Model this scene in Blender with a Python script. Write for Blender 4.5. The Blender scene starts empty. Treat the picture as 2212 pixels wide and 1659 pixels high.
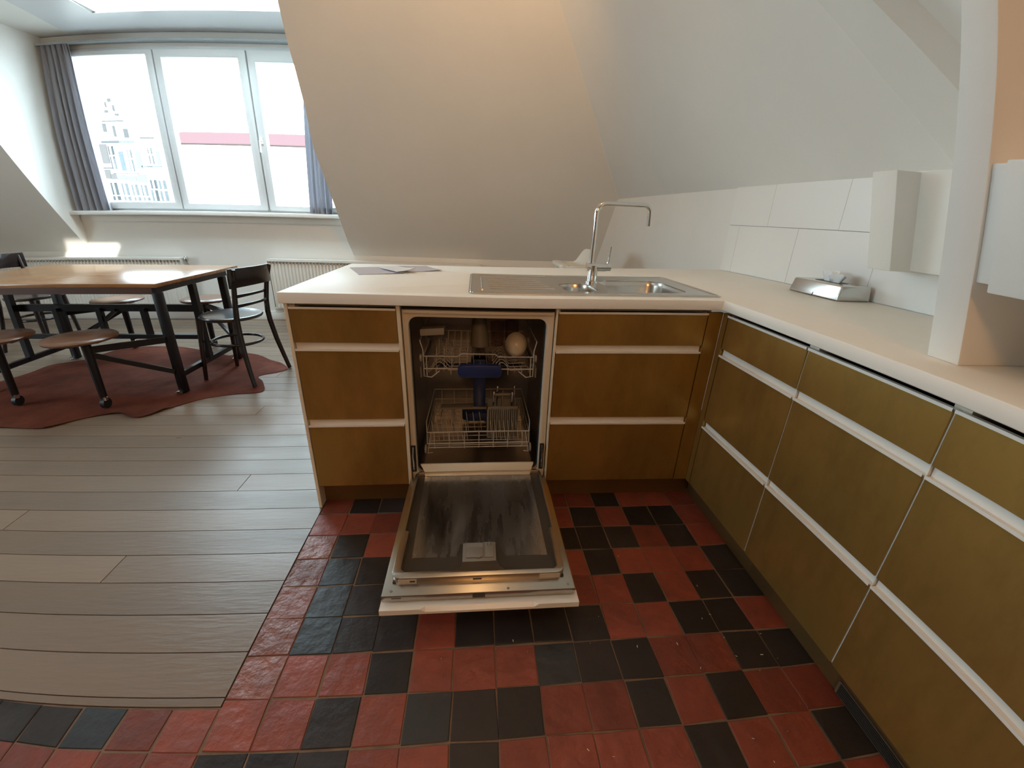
import bpy, bmesh, math, random
from mathutils import Vector, Matrix
from mathutils.geometry import tessellate_polygon
random.seed(7)
S = bpy.context.scene
COL = S.collection
PI = math.pi

# ------------------------------------------------------------------ camera
cam_d = bpy.data.cameras.new('camera'); cam = bpy.data.objects.new('camera', cam_d); COL.objects.link(cam)
cam_d.type = 'PANO'                       # the phone's ultra-wide lens bends straight lines
cam_d.sensor_width = 36.0; cam_d.sensor_fit = 'HORIZONTAL'
cam_d.clip_start = 0.02; cam_d.clip_end = 200
LENS = (0.0, 0.07267787298942564, -0.000901593764056372, -4.162351341112904e-05, 1.398812191394437e-06)
for tgt in (cam_d, getattr(cam_d, 'cycles', None)):
    if tgt is None: continue
    try:
        tgt.panorama_type = 'FISHEYE_LENS_POLYNOMIAL'; tgt.fisheye_fov = PI
        for i, k in enumerate(LENS): setattr(tgt, 'fisheye_polynomial_k%d' % i, -k)
        break
    except (AttributeError, TypeError):
        pass
R = Matrix(((0.9961530774559794, -0.08113267694417511, 0.03311396996516472),
            (0.00014930707056236975, 0.3794541019531408, 0.9252105502091588),
            (0.08763004041069704, 0.9216463927357431, -0.37800648509623747)))
rot = Matrix((R[0], R[1], -R[2])).transposed()
cam.matrix_world = Matrix.Translation((-0.9582, -1.5003, 1.1959)) @ rot.to_4x4()
S.camera = cam

# ------------------------------------------------------------------ world, sun, lamps, exposure
W = bpy.data.worlds.new('overcast_sky'); S.world = W; W.use_nodes = True
bg = W.node_tree.nodes['Background']; bg.inputs[0].default_value = (0.70, 0.905, 1.0, 1); bg.inputs[1].default_value = 14.0
def lamp(name, kind, loc, energy, color, target=None, **kw):
    d = bpy.data.lights.new(name, kind); d.energy = energy; d.color = color
    for k, v in kw.items(): setattr(d, k, v)
    o = bpy.data.objects.new(name, d); COL.objects.link(o); o.location = loc
    if target is not None:
        o.rotation_euler = (Vector(target) - Vector(loc)).to_track_quat('-Z', 'Y').to_euler()
    return o
SUN_DIR = Vector((-1.5, 4.35, -2.18)).normalized()
sun = lamp('sun', 'SUN', (0, -10, 8), 9.0, (1.0, 0.95, 0.86), Vector((0, -10, 8)) + SUN_DIR, angle=math.radians(0.6))
WARM = (1.0, 0.57, 0.24)
lamp('ceiling_spot_slope', 'SPOT', (-1.15, 0.55, 2.95), 75, WARM, (-1.10, 2.35, 2.55), shadow_soft_size=0.08, spot_size=1.75, spot_blend=0.9)
lamp('warm_fill_island', 'POINT', (-1.0, 0.4, 2.95), 11, WARM, shadow_soft_size=0.10)  # unseen warm fill, added to warm the counters and right slope
lamp('wall_lamp_kitchen', 'POINT', (-0.9, -3.2, 2.0), 50, (1.0, 0.50, 0.17), shadow_soft_size=0.12)
lamp('ceiling_lamp_dining', 'POINT', (-4.6, -1.6, 2.85), 12, WARM, shadow_soft_size=0.12)
# daylight portals: only help sampling the sky through the two real openings
def portal(loc, target, sx, sy):
    o = lamp('window_portal', 'AREA', loc, 1, (1, 1, 1), target, shape='RECTANGLE', size=sx, size_y=sy)
    o.data.cycles.is_portal = True
    return o
portal((-3.64, 3.47, 1.89), (-3.64, 0, 1.89), 2.6, 1.5)
portal((-3.35, 2.54, 2.90), (-3.35, 2.54, 1.9), 1.7, .9)
portal((-7.06, -.7, 1.70), (0, -.7, 1.70), 1.9, 1.3)
vs = S.view_settings
vs.view_transform = 'Standard'; vs.look = 'None'; vs.exposure = 0.0; vs.gamma = 1.0; vs.use_curve_mapping = False
S.cycles.use_denoising = True
S.cycles.max_bounces = 10; S.cycles.diffuse_bounces = 6; S.cycles.glossy_bounces = 5
S.cycles.transparent_max_bounces = 12; S.cycles.sample_clamp_indirect = 6.0
S.cycles.caustics_reflective = False; S.cycles.caustics_refractive = False

# ------------------------------------------------------------------ materials
def mat(name, col, rough=0.5, metal=0.0, spec=0.5, var=None, scale=6.0, stretch=(1, 1, 1), amount=0.5, bump=0.0, bscale=40.0, coat=0.0,
        ramp=(0.35, 0.7), roughvar=0.0, emis=None, detail=6.0):
    m = bpy.data.materials.new(name); m.use_nodes = True
    nt = m.node_tree; b = nt.nodes['Principled BSDF']
    b.inputs['Base Color'].default_value = (*col, 1); b.inputs['Roughness'].default_value = rough
    b.inputs['Metallic'].default_value = metal; b.inputs['Specular IOR Level'].default_value = spec
    b.inputs['Coat Weight'].default_value = coat
    if var or bump or roughvar:
        tc = nt.nodes.new('ShaderNodeTexCoord'); mp = nt.nodes.new('ShaderNodeMapping')
        mp.inputs['Scale'].default_value = stretch
        nt.links.new(tc.outputs['Object'], mp.inputs['Vector'])
    if var or roughvar:
        nz = nt.nodes.new('ShaderNodeTexNoise'); nz.inputs['Scale'].default_value = scale; nz.inputs['Detail'].default_value = detail
        nz.inputs['Roughness'].default_value = 0.62
        nt.links.new(mp.outputs[0], nz.inputs['Vector'])
        rp = nt.nodes.new('ShaderNodeMapRange'); rp.inputs['From Min'].default_value = ramp[0]; rp.inputs['From Max'].default_value = ramp[1]
        nt.links.new(nz.outputs['Fac'], rp.inputs['Value'])
        if var:
            mx = nt.nodes.new('ShaderNodeMix'); mx.data_type = 'RGBA'
            mx.inputs['A'].default_value = (*col, 1); mx.inputs['B'].default_value = (*var, 1)
            ml = nt.nodes.new('ShaderNodeMath'); ml.operation = 'MULTIPLY'; ml.inputs[1].default_value = amount
            nt.links.new(rp.outputs[0], ml.inputs[0]); nt.links.new(ml.outputs[0], mx.inputs['Factor'])
            nt.links.new(mx.outputs['Result'], b.inputs['Base Color'])
        if roughvar:
            mr = nt.nodes.new('ShaderNodeMapRange'); mr.inputs['To Min'].default_value = rough; mr.inputs['To Max'].default_value = rough + roughvar
            nt.links.new(rp.outputs[0], mr.inputs['Value']); nt.links.new(mr.outputs[0], b.inputs['Roughness'])
    if bump:
        n2 = nt.nodes.new('ShaderNodeTexNoise'); n2.inputs['Scale'].default_value = bscale; n2.inputs['Detail'].default_value = 5
        bp = nt.nodes.new('ShaderNodeBump'); bp.inputs['Strength'].default_value = bump; bp.inputs['Distance'].default_value = 0.01
        nt.links.new(mp.outputs[0], n2.inputs['Vector']); nt.links.new(n2.outputs['Fac'], bp.inputs['Height'])
        nt.links.new(bp.outputs[0], b.inputs['Normal'])
    return m

def glass_mat(name, tint=(1, 1, 1), refl=0.08):
    m = bpy.data.materials.new(name); m.use_nodes = True; nt = m.node_tree
    for n in list(nt.nodes):
        if n.type == 'BSDF_PRINCIPLED': nt.nodes.remove(n)
    out = nt.nodes['Material Output']
    tr = nt.nodes.new('ShaderNodeBsdfTransparent'); tr.inputs[0].default_value = (*tint, 1)
    gl = nt.nodes.new('ShaderNodeBsdfGlossy'); gl.inputs['Roughness'].default_value = 0.02
    fr = nt.nodes.new('ShaderNodeFresnel'); fr.inputs['IOR'].default_value = 1.45
    ge = nt.nodes.new('ShaderNodeNewGeometry'); sub = nt.nodes.new('ShaderNodeMath'); sub.operation = 'SUBTRACT'; sub.inputs[0].default_value = 1.0
    mul = nt.nodes.new('ShaderNodeMath'); mul.operation = 'MULTIPLY'
    nt.links.new(ge.outputs['Backfacing'], sub.inputs[1]); nt.links.new(sub.outputs[0], mul.inputs[0]); nt.links.new(fr.outputs[0], mul.inputs[1])
    mx = nt.nodes.new('ShaderNodeMixShader')
    nt.links.new(mul.outputs[0], mx.inputs[0]); nt.links.new(tr.outputs[0], mx.inputs[1]); nt.links.new(gl.outputs[0], mx.inputs[2])
    nt.links.new(mx.outputs[0], out.inputs['Surface'])
    return m

PLASTER = mat('plaster_white', (0.80, 0.785, 0.745), 0.75, spec=0.25, var=(0.75, 0.73, 0.68), scale=1.6, amount=0.6, bump=0.04, bscale=60)
TILEW = mat('wall_tile_white', (0.80, 0.79, 0.765), 0.35, spec=0.4)
JOINT = mat('tile_joint_grey', (0.30, 0.29, 0.27), 0.9)
PAINTW = mat('gloss_white_paint', (0.82, 0.81, 0.78), 0.35)
FRAMEW = mat('window_frame_white', (0.62, 0.63, 0.64), 0.4)
RADW = mat('radiator_enamel', (0.80, 0.79, 0.74), 0.35)
SLOT = mat('radiator_slots', (0.22, 0.22, 0.21), 0.7)
WORKTOP = mat('worktop_laminate', (0.84, 0.815, 0.745), 0.45, spec=0.12, var=(0.80, 0.76, 0.68), scale=3, amount=0.5, bump=0.01, bscale=120)
HANDLEW = mat('handle_white_aluminium', (0.78, 0.76, 0.71), 0.32, spec=0.5)
CREAM = mat('cabinet_edge_cream', (0.74, 0.68, 0.55), 0.45)
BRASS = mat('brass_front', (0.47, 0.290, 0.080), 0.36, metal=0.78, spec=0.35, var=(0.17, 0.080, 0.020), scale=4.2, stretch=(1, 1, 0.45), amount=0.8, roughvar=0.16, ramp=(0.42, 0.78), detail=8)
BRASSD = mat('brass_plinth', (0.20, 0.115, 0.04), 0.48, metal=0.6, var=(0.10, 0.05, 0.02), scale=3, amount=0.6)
GAPB = mat('shadow_gap_black', (0.012, 0.011, 0.010), 0.8)
STEEL = mat('brushed_steel', (0.62, 0.61, 0.58), 0.24, metal=1.0, bump=0.015, bscale=90, stretch=(1, 12, 12))
STEELP = mat('chrome', (0.72, 0.72, 0.71), 0.09, metal=1.0)
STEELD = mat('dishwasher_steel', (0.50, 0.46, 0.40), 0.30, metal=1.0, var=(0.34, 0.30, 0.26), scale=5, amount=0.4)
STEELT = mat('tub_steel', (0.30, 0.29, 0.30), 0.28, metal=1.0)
DWET = mat('wet_door_steel', (0.50, 0.53, 0.58), 0.15, metal=1.0, var=(0.30, 0.31, 0.33), scale=7, stretch=(2.6, 0.40, 1), amount=0.6, ramp=(0.3, 0.75), roughvar=0.28, bump=0.02, bscale=50)
DFRAME = mat('dishwasher_frame_cream', (0.66, 0.59, 0.47), 0.45)
DLIP = mat('door_lip_lit', (0.74, 0.68, 0.54), 0.4)  # pale tone paints in the white that the steel lip reflects
DDARK = mat('door_pan_dark', (0.055, 0.045, 0.035), 0.4, spec=0.4)
DSEAL = mat('rubber_seal', (0.012, 0.012, 0.014), 0.6)
NAVY = mat('navy_plastic', (0.012, 0.028, 0.12), 0.35)
WIRE = mat('basket_wire_grey', (0.50, 0.49, 0.46), 0.4)
GREYP = mat('grey_plastic', (0.23, 0.22, 0.20), 0.5)
GREYL = mat('light_grey_plastic', (0.42, 0.42, 0.41), 0.5)
DISP = mat('dispenser_grey', (0.22, 0.205, 0.18), 0.45)
LABEL = mat('printed_label', (0.62, 0.55, 0.44), 0.5)
INK = mat('label_ink', (0.06, 0.05, 0.04), 0.6)
CERAMIC = mat('white_ceramic', (0.72, 0.68, 0.62), 0.25)
GLASSW = glass_mat('window_glass')
GLASSC = glass_mat('drinking_glass', (0.86, 0.80, 0.78))
TILER = mat('quarry_tile_red', (0.240, 0.053, 0.031), 0.36, spec=0.36, var=(0.145, 0.040, 0.026), scale=11, amount=0.8, bump=0.6, bscale=22, roughvar=0.2)
TILED = mat('quarry_tile_dark', (0.022, 0.018, 0.017), 0.36, spec=0.26, var=(0.040, 0.030, 0.026), scale=9, amount=0.7, bump=0.35, bscale=22, roughvar=0.2)
TILEB = mat('quarry_tile_blue_black', (0.020, 0.022, 0.025), 0.34, spec=0.42, var=(0.034, 0.034, 0.034), scale=9, amount=0.7, bump=0.4, bscale=22, roughvar=0.2)
TILERR = mat('quarry_tile_red_worn', (0.225, 0.075, 0.050), 0.32, spec=0.5, var=(0.13, 0.05, 0.04), scale=13, amount=0.7, bump=1.0, bscale=26, roughvar=0.2)
GROUT = mat('grout_sandy', (0.20, 0.125, 0.075), 0.9, var=(0.10, 0.065, 0.045), scale=14, amount=0.8)
FLOORD = mat('floor_gap_dark', (0.02, 0.016, 0.013), 0.9)
def toned(m):
    nt = m.node_tree; b = nt.nodes['Principled BSDF']
    at = nt.nodes.new('ShaderNodeAttribute'); at.attribute_name = 'tone'
    mul = nt.nodes.new('ShaderNodeMix'); mul.data_type = 'RGBA'; mul.blend_type = 'MULTIPLY'; mul.inputs['Factor'].default_value = 1.0
    src = b.inputs['Base Color'].links[0].from_socket
    nt.links.new(src, mul.inputs['A']); nt.links.new(at.outputs['Color'], mul.inputs['B']); nt.links.new(mul.outputs['Result'], b.inputs['Base Color'])
    return m
for m_ in (TILER, TILED, TILEB, TILERR): toned(m_)
def plank_mat():
    m = mat('floor_plank', (0.215, 0.158, 0.117), 0.25, spec=0.5, var=(0.125, 0.090, 0.066), scale=2.6, stretch=(0.8, 5.0, 1), amount=0.4, ramp=(0.25, 0.85), bump=0.10, bscale=14, roughvar=0.2, detail=9)
    return toned(m)
PLANK = plank_mat()
TABLEW = mat('table_top_wood', (0.36, 0.19, 0.085), 0.22, spec=0.5, var=(0.20, 0.09, 0.04), scale=3, stretch=(1.0, 7, 3), amount=0.8, bump=0.03, bscale=12)
APRONW = mat('table_apron_wood', (0.085, 0.035, 0.020), 0.4, var=(0.05, 0.02, 0.012), scale=4, stretch=(1, 5, 5), amount=0.8)
SEATW = mat('stool_seat_wood', (0.19, 0.092, 0.050), 0.28, var=(0.11, 0.05, 0.03), scale=4, stretch=(1, 5, 2), amount=0.8)
IRON = mat('black_painted_iron', (0.010, 0.009, 0.012), 0.34, spec=0.32)
RUBB = mat('caster_rubber', (0.008, 0.008, 0.008), 0.5)
CHAIRW = mat('black_brown_bentwood', (0.018, 0.012, 0.012), 0.17, spec=0.5)
SEATG = mat('chair_seat_dark', (0.020, 0.014, 0.014), 0.30, spec=0.7, coat=0.6, bump=0.02, bscale=8)
HIDE = mat('cowhide_red_brown', (0.148, 0.039, 0.021), 0.7, spec=0.10, var=(0.072, 0.022, 0.014), scale=4.5, amount=0.85, bump=0.5, bscale=10, roughvar=0.15)
HIDEE = mat('cowhide_raw_edge', (0.30, 0.13, 0.07), 0.7)
CURT = mat('grey_curtain_fabric', (0.50, 0.49, 0.52), 0.85, spec=0.15, var=(0.42, 0.42, 0.45), scale=90, amount=0.5, bump=0.1, bscale=260)
def translucent(m, f, col):
    nt = m.node_tree; b = nt.nodes['Principled BSDF']; out = nt.nodes['Material Output']
    t_ = nt.nodes.new('ShaderNodeBsdfTranslucent'); t_.inputs[0].default_value = (*col, 1); mx = nt.nodes.new('ShaderNodeMixShader'); mx.inputs[0].default_value = f
    nt.links.new(b.outputs[0], mx.inputs[1]); nt.links.new(t_.outputs[0], mx.inputs[2]); nt.links.new(mx.outputs[0], out.inputs['Surface'])
translucent(CURT, .45, (.46, .46, .50))
PAPER = mat('white_paper', (0.74, 0.74, 0.76), 0.5)
PAPERB = mat('folder_lilac', (0.60, 0.60, 0.68), 0.25)
TISSUE = mat('tissue_paper', (0.85, 0.86, 0.86), 0.9)
PLASTW = mat('white_plastic', (0.76, 0.73, 0.66), 0.35)
VENT = mat('vent_brown_metal', (0.150, 0.095, 0.055), 0.5, metal=0.1)
FACADE = mat('facade_pale_stone', (0.80, 0.78, 0.74), 0.8)
BRICKP = mat('facade_pale_brick', (0.062, 0.057, 0.055), 0.8, spec=0.0)
BRICKL = mat('facade_moulding', (0.050, 0.050, 0.050), 0.8, spec=0.0)
FWIN = mat('facade_window_grey', (0.030, 0.034, 0.036), 0.5, spec=0.0)
FBLUE = mat('facade_niche_blue', (0.032, 0.042, 0.053), 0.6, spec=0.0)
ROOFP = mat('roof_tiles_pink', (0.085, 0.049, 0.052), 0.8, spec=0.0)
GUTTER = mat('gutter_grey', (0.045, 0.032, 0.030), 0.6, spec=0.0)
STREET = mat('street_paving', (0.16, 0.16, 0.16), 0.9)

# ------------------------------------------------------------------ mesh helpers
class MB:
    def __init__(s): s.v = []; s.f = []; s.m = []
    def add(s, vs, fs, m=0):
        o = len(s.v); s.v += [tuple(p) for p in vs]
        for f in fs: s.f.append([i + o for i in f]); s.m.append(m)
        return s
    def box(s, a, b, m=0):
        x0, x1 = sorted((a[0], b[0])); y0, y1 = sorted((a[1], b[1])); z0, z1 = sorted((a[2], b[2]))
        return s.add([(x0, y0, z0), (x1, y0, z0), (x1, y1, z0), (x0, y1, z0), (x0, y0, z1), (x1, y0, z1), (x1, y1, z1), (x0, y1, z1)],
                     [(3, 2, 1, 0), (4, 5, 6, 7), (0, 1, 5, 4), (1, 2, 6, 5), (2, 3, 7, 6), (3, 0, 4, 7)], m)
    def hexa(s, lo, hi, m=0):            # lo, hi: four points each, same winding
        return s.add(list(lo) + list(hi), [(3, 2, 1, 0), (4, 5, 6, 7), (0, 1, 5, 4), (1, 2, 6, 5), (2, 3, 7, 6), (3, 0, 4, 7)], m)
    def prism(s, loops, place, h0, h1, m=0, mside=None):   # loops: outer then holes, 2D; place(u, v, h) -> 3D
        mside = m if mside is None else mside
        flat = [p for L in loops for p in L]
        tris = tessellate_polygon([[Vector((p[0], p[1], 0)) for p in L] for L in loops])
        n = len(flat)
        vs = [place(p[0], p[1], h0) for p in flat] + [place(p[0], p[1], h1) for p in flat]
        s.add(vs, [tuple(t) for t in tris] + [tuple(i + n for i in reversed(t)) for t in tris], m)
        o = 0
        sides = []
        for L in loops:
            k = len(L)
            for i in range(k):
                a, b = o + i, o + (i + 1) % k
                sides.append((a, b, b + n, a + n))
            o += k
        s.add(vs, sides, mside)
        return s
    def ring(s, rings, m=0, closed=True, cap=(False, False)):
        k = len(rings[0]); vs = [p for r in rings for p in r]; fs = []
        for i in range(len(rings) - 1):
            for j in range(k if closed else k - 1):
                a, b = i * k + j, i * k + (j + 1) % k
                fs.append((a, b, b + k, a + k))
        if cap[0]: fs.append(tuple(reversed(range(k))))
        if cap[1]: fs.append(tuple(range(len(vs) - k, len(vs))))
        return s.add(vs, fs, m)
    def tube(s, pts, r, seg=8, m=0, closed=False, cap=True):
        P = [Vector(p) for p in pts]; n = len(P); rad = r if isinstance(r, (list, tuple)) else [r] * n
        rings = []; up = None
        for i in range(n):
            if closed: d = P[(i + 1) % n] - P[i - 1]
            else: d = P[min(i + 1, n - 1)] - P[max(i - 1, 0)]
            d.normalize()
            if up is None:
                up = Vector((0, 0, 1)) if abs(d.z) < 0.9 else Vector((1, 0, 0))
            a = d.cross(up); a.normalize(); b = a.cross(d); b.normalize(); up = b
            rings.append([P[i] + rad[i] * (math.cos(2 * PI * j / seg) * a + math.sin(2 * PI * j / seg) * b) for j in range(seg)])
        if closed: rings.append(rings[0])
        return s.ring(rings, m, True, (cap and not closed, cap and not closed))
    def bar(s, a, b, w, h, m=0, up=(0, 0, 1)):   # rectangular bar between two points
        a, b = Vector(a), Vector(b); d = (b - a).normalized(); u = Vector(up)
        if abs(d.dot(u)) > 0.95: u = Vector((0, 1, 0))
        x = d.cross(u).normalized() * w / 2; y = x.normalized().cross(d).normalized() * h / 2
        return s.hexa([a - x - y, a + x - y, a + x + y, a - x + y], [b - x - y, b + x - y, b + x + y, b - x + y], m)
    def lathe(s, prof, c, seg=32, m=0, cap=(True, True)):   # profile of (radius, z) about a vertical axis
        rings = [[(c[0] + r * math.cos(2 * PI * j / seg), c[1] + r * math.sin(2 * PI * j / seg), c[2] + z) for j in range(seg)] for r, z in prof]
        return s.ring(rings, m, True, cap)
    def build(s, name, mats, parent=None, org=None, bevel=0.0, bseg=2, smooth=35, local=False):
        """ONE mesh object. World coordinates in; the origin goes to org, or to the parent's origin."""
        if not isinstance(mats, (list, tuple)): mats = [mats]
        if parent is not None:
            org = Vector((0, 0, 0)) if local else Vector(parent.get('_o', (0, 0, 0)))
        elif org is None:
            xs, ys, zs = zip(*s.v)
            org = Vector(((min(xs) + max(xs)) / 2, (min(ys) + max(ys)) / 2, min(zs)))
        org = Vector(org)
        me = bpy.data.meshes.new(name)
        me.from_pydata([tuple(Vector(p) - org) for p in s.v], [], s.f)
        for mm in mats: me.materials.append(mm)
        me.polygons.foreach_set('material_index', s.m)
        bm = bmesh.new(); bm.from_mesh(me)
        bmesh.ops.remove_doubles(bm, verts=bm.verts, dist=1e-5)
        bmesh.ops.recalc_face_normals(bm, faces=bm.faces)
        if bevel > 0:
            ed = [e for e in bm.edges if len(e.link_faces) == 2 and e.calc_face_angle(0) > math.radians(30)]
            bmesh.ops.bevel(bm, geom=ed, offset=bevel, segments=bseg, profile=0.5, affect='EDGES', clamp_overlap=True)
        for e in bm.edges:
            if len(e.link_faces) == 2: e.smooth = e.calc_face_angle(0) < math.radians(smooth)
        for f in bm.faces: f.smooth = True
        bm.to_mesh(me); bm.free()
        o = bpy.data.objects.new(name, me); COL.objects.link(o)
        if parent is not None:
            o.parent = parent
            if not local: o['_o'] = tuple(org)
        else:
            o.location = org; o['_o'] = tuple(org)
        return o

def tag(o, label=None, cat=None, group=None, kind=None):
    if label: o['label'] = label
    if cat: o['category'] = cat
    if group: o['group'] = group
    if kind: o['kind'] = kind
    return o
def thing(name, loc, label, cat, group=None, rz=0.0):
    o = bpy.data.objects.new(name, None); COL.objects.link(o); o.location = loc; o.rotation_euler = (0, 0, rz); o['_o'] = tuple(loc)
    o.empty_display_size = 0.1
    return tag(o, label, cat, group)
def struct(mb, name, mats, label=None, **kw):
    o = mb.build(name, mats, **kw); o['kind'] = 'structure'
    if label: o['label'] = label
    return o
def copy_tree(o, parent=None):
    c = o.copy(); COL.objects.link(c)
    if parent is not None: c.parent = parent
    for ch in list(o.children): copy_tree(ch, c)
    return c
XY = lambda u, v, h: (u, v, h)
XZ = lambda u, v, h: (u, h, v)
YZ = lambda u, v, h: (h, u, v)
def rrect(x0, y0, x1, y1, r, n=6):
    pts = []
    for cx, cy, a0 in ((x1 - r, y0 + r, -90), (x1 - r, y1 - r, 0), (x0 + r, y1 - r, 90), (x0 + r, y0 + r, 180)):
        for i in range(n + 1):
            a = math.radians(a0 + 90 * i / n); pts.append((cx + r * math.cos(a), cy + r * math.sin(a)))
    return pts
def arc(c, r, a0, a1, n, place):
    return [place(c[0] + r * math.cos(math.radians(a0 + (a1 - a0) * i / n)), c[1] + r * math.sin(math.radians(a0 + (a1 - a0) * i / n))) for i in range(n + 1)]

# ------------------------------------------------------------------ the room shell
YF = 3.405                     # wall with the dormer window
TB, TR = 1.437, 1.35           # roof pitches
zm = lambda y: 0.742 + TB * (YF - y)             # main roof slope over the far wall
wx = lambda y: 0.655 - 0.06 * y                  # right wall, a little out of square
zd = lambda y: 2.755 + 0.03 * (YF - y)            # dormer ceiling
XL, YB, ZT = -7.0, -4.2, 3.3
# floor: planks
fl = MB(); tones = []
fl.box((XL - .1, YB - .1, -0.12), (0.95, YF + .1, -0.012), 1)
def set_tone(o, tl, warm=(1, .985, .96)):
    me = o.data; ca = me.color_attributes.new('tone', 'FLOAT_COLOR', 'CORNER')
    for p in me.polygons:
        t_ = tl[p.index] if p.index < len(tl) else 1.0
        for li in p.loop_indices: ca.data[li].color = (t_ * warm[0], t_ * warm[1], t_ * warm[2], 1)
def plank(x0, x1, y0, y1, tone):
    g = 0.0016
    n0 = len(fl.f); fl.box((x0 + g, y0 + g, -0.012), (x1 - g, y1 - g, 0.0), 0)
    tones.append((n0, tone))
y = -0.7755; row = 0
while y < YF:
    y1 = min(y + 0.1294, YF)
    xr = -1.622 if y < 0.85 else 0.46
    x = XL - random.random() * 3.0
    while x < xr:
        x1 = min(x + random.uniform(3.6, 6.5), xr)
        if xr - x1 < 0.35: x1 = xr
        plank(max(x, XL), x1, y, y1, random.uniform(0.82, 1.18)); x = x1
    y = y1; row += 1
plank(XL, -1.622, -0.800, -0.7755, 0.9)
o = struct(fl, 'floor', [PLANK, FLOORD], 'grey-brown oak plank floor running from the tiles to the window wall', org=(0, 0, 0), bevel=0.0)
tl = [1.0] * len(fl.f)
for n0, t in tones:
    for k in range(6): tl[n0 + k] = t
set_tone(o, tl)
# floor: quarry tiles; R red, D dark, B blue-black, W worn red; columns run from the right wall leftwards
PAT = {-2: 'RRRDRRRRRRDDDRRRRRR', -1: 'RDDRDRRDRDRRRRRRRRR', 0: 'RDRDDDRRDRRRDWRRRRR', 1: 'DRRRDRDRDRDDBWRRRR', 2: 'DDRDRRDRDRRDBWRRR', 3: 'RDDRRDDDDRDDBWRRR',
       4: 'DDRRDDBRRRDRRWRRR', 5: 'RRDRDRRDDBRDRRRRBDD', 6: 'DRRDRRRRDRRDDDRRRRRRRRR', 7: 'RDRRDRDRRDRRDRRDRRR', 8: 'DRRDRRRDRRDRRDRRRDR', 9: 'RRDRRDRRDRRRDRRDRRR'}
ttl = []; ft = MB(); ft.box((-3.4, -2.0, -0.011), (0.62, -0.800, -0.0026), 3); ft.box((-1.6205, -0.800, -0.011), (0.62, 0.08, -0.0026), 3)
MI = {'R': 0, 'D': 1, 'B': 2, 'W': 4}
for j, pat in PAT.items():
    ya, yb = -.17 - .1228 * j, -.17 - .1228 * (j + 1)
    for i in range(24):
        k = i - 1
        ch = pat[i] if i < len(pat) else random.choice('RRD')
        xa, xb = -.065 - .1197 * k, -.065 - .1197 * (k + 1)
        if j < 5 and k > 12: continue
        if ya - yb < 0.02 or xb < -3.4: continue
        ya2 = -0.802 if (j == 5 and k > 12) else ya
        J = lambda: random.uniform(-.0028, .0028)
        g = 0.0021; zt = random.uniform(-0.0009, 0.0006)
        lo = [(xb + g + J(), yb + g + J()), (xa - g + J(), yb + g + J()), (xa - g + J(), ya2 - g + J()), (xb + g + J(), ya2 - g + J())]
        hi = [(px + (0.0016 if q in (0, 3) else -0.0016), py + (0.0016 if q in (0, 1) else -0.0016)) for q, (px, py) in enumerate(lo)]
        m = MI[ch]; n0 = len(ft.f)
        ft.ring([[(px, py, -0.009) for px, py in lo], [(px, py, zt - 0.0014) for px, py in lo], [(px, py, zt) for px, py in hi]], m, True, (False, True))
        ttl += [1.0] * (n0 - len(ttl)) + [random.uniform(.72, 1.22)] * (len(ft.f) - n0)
o = struct(ft, 'floor.001', [TILER, TILED, TILEB, GROUT, TILERR], 'old red and black quarry tile floor in front of the kitchen units', org=(0, 0, 0), smooth=8)
set_tone(o, ttl, (1, 1, 1))

cr = MB(); rnd = random.Random(21)
for i in range(34):
    cx_, cy_ = rnd.uniform(-1.2, -.05), rnd.uniform(-1.05, -.3)
    if -1.27 < cx_ < -.62 and cy_ > -.62: continue
    a = rnd.uniform(0, 6.28); l_ = rnd.uniform(.0015, .0045); w_ = rnd.uniform(.0008, .0016); dx, dy = math.cos(a) * l_, math.sin(a) * l_
    cr.hexa([(cx_ - dx - dy * .3, cy_ - dy + dx * .3, .0008), (cx_ + dx - dy * .3, cy_ + dy + dx * .3, .0008), (cx_ + dx + dy * .3, cy_ + dy - dx * .3, .0008), (cx_ - dx + dy * .3, cy_ - dy - dx * .3, .0008)],
            [(cx_ - dx * .6, cy_ - dy * .6, .0008 + w_), (cx_ + dx * .6, cy_ + dy * .6, .0008 + w_), (cx_ + dx * .7, cy_ + dy * .7, .0008 + w_), (cx_ - dx * .5, cy_ - dy * .5, .0008 + w_)])
tag(cr.build('crumbs', mat('crumb_white', (.62, .58, .50), .8), org=(-.6, -.7, 0)), 'tiny pale crumbs scattered over the tile floor by the open dishwasher', 'crumbs', kind='stuff')

# window wall: low knee wall, with the dormer front above it
wf = MB()
wf.prism([[(XL, 0), (0.6, 0), (0.6, 0.80), (-2.26, 0.80), (-2.26, 2.75), (-5.18, 2.75), (-5.18, 0.80), (XL, 0.80)], [(-4.93, 1.165), (-2.34, 1.165), (-2.34, 2.625), (-4.93, 2.625)]], XZ, YF, YF + 0.14)
struct(wf, 'wall_far', PLASTER, 'pale plaster wall under and around the dormer window', org=(-3.6, YF, 0))
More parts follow.
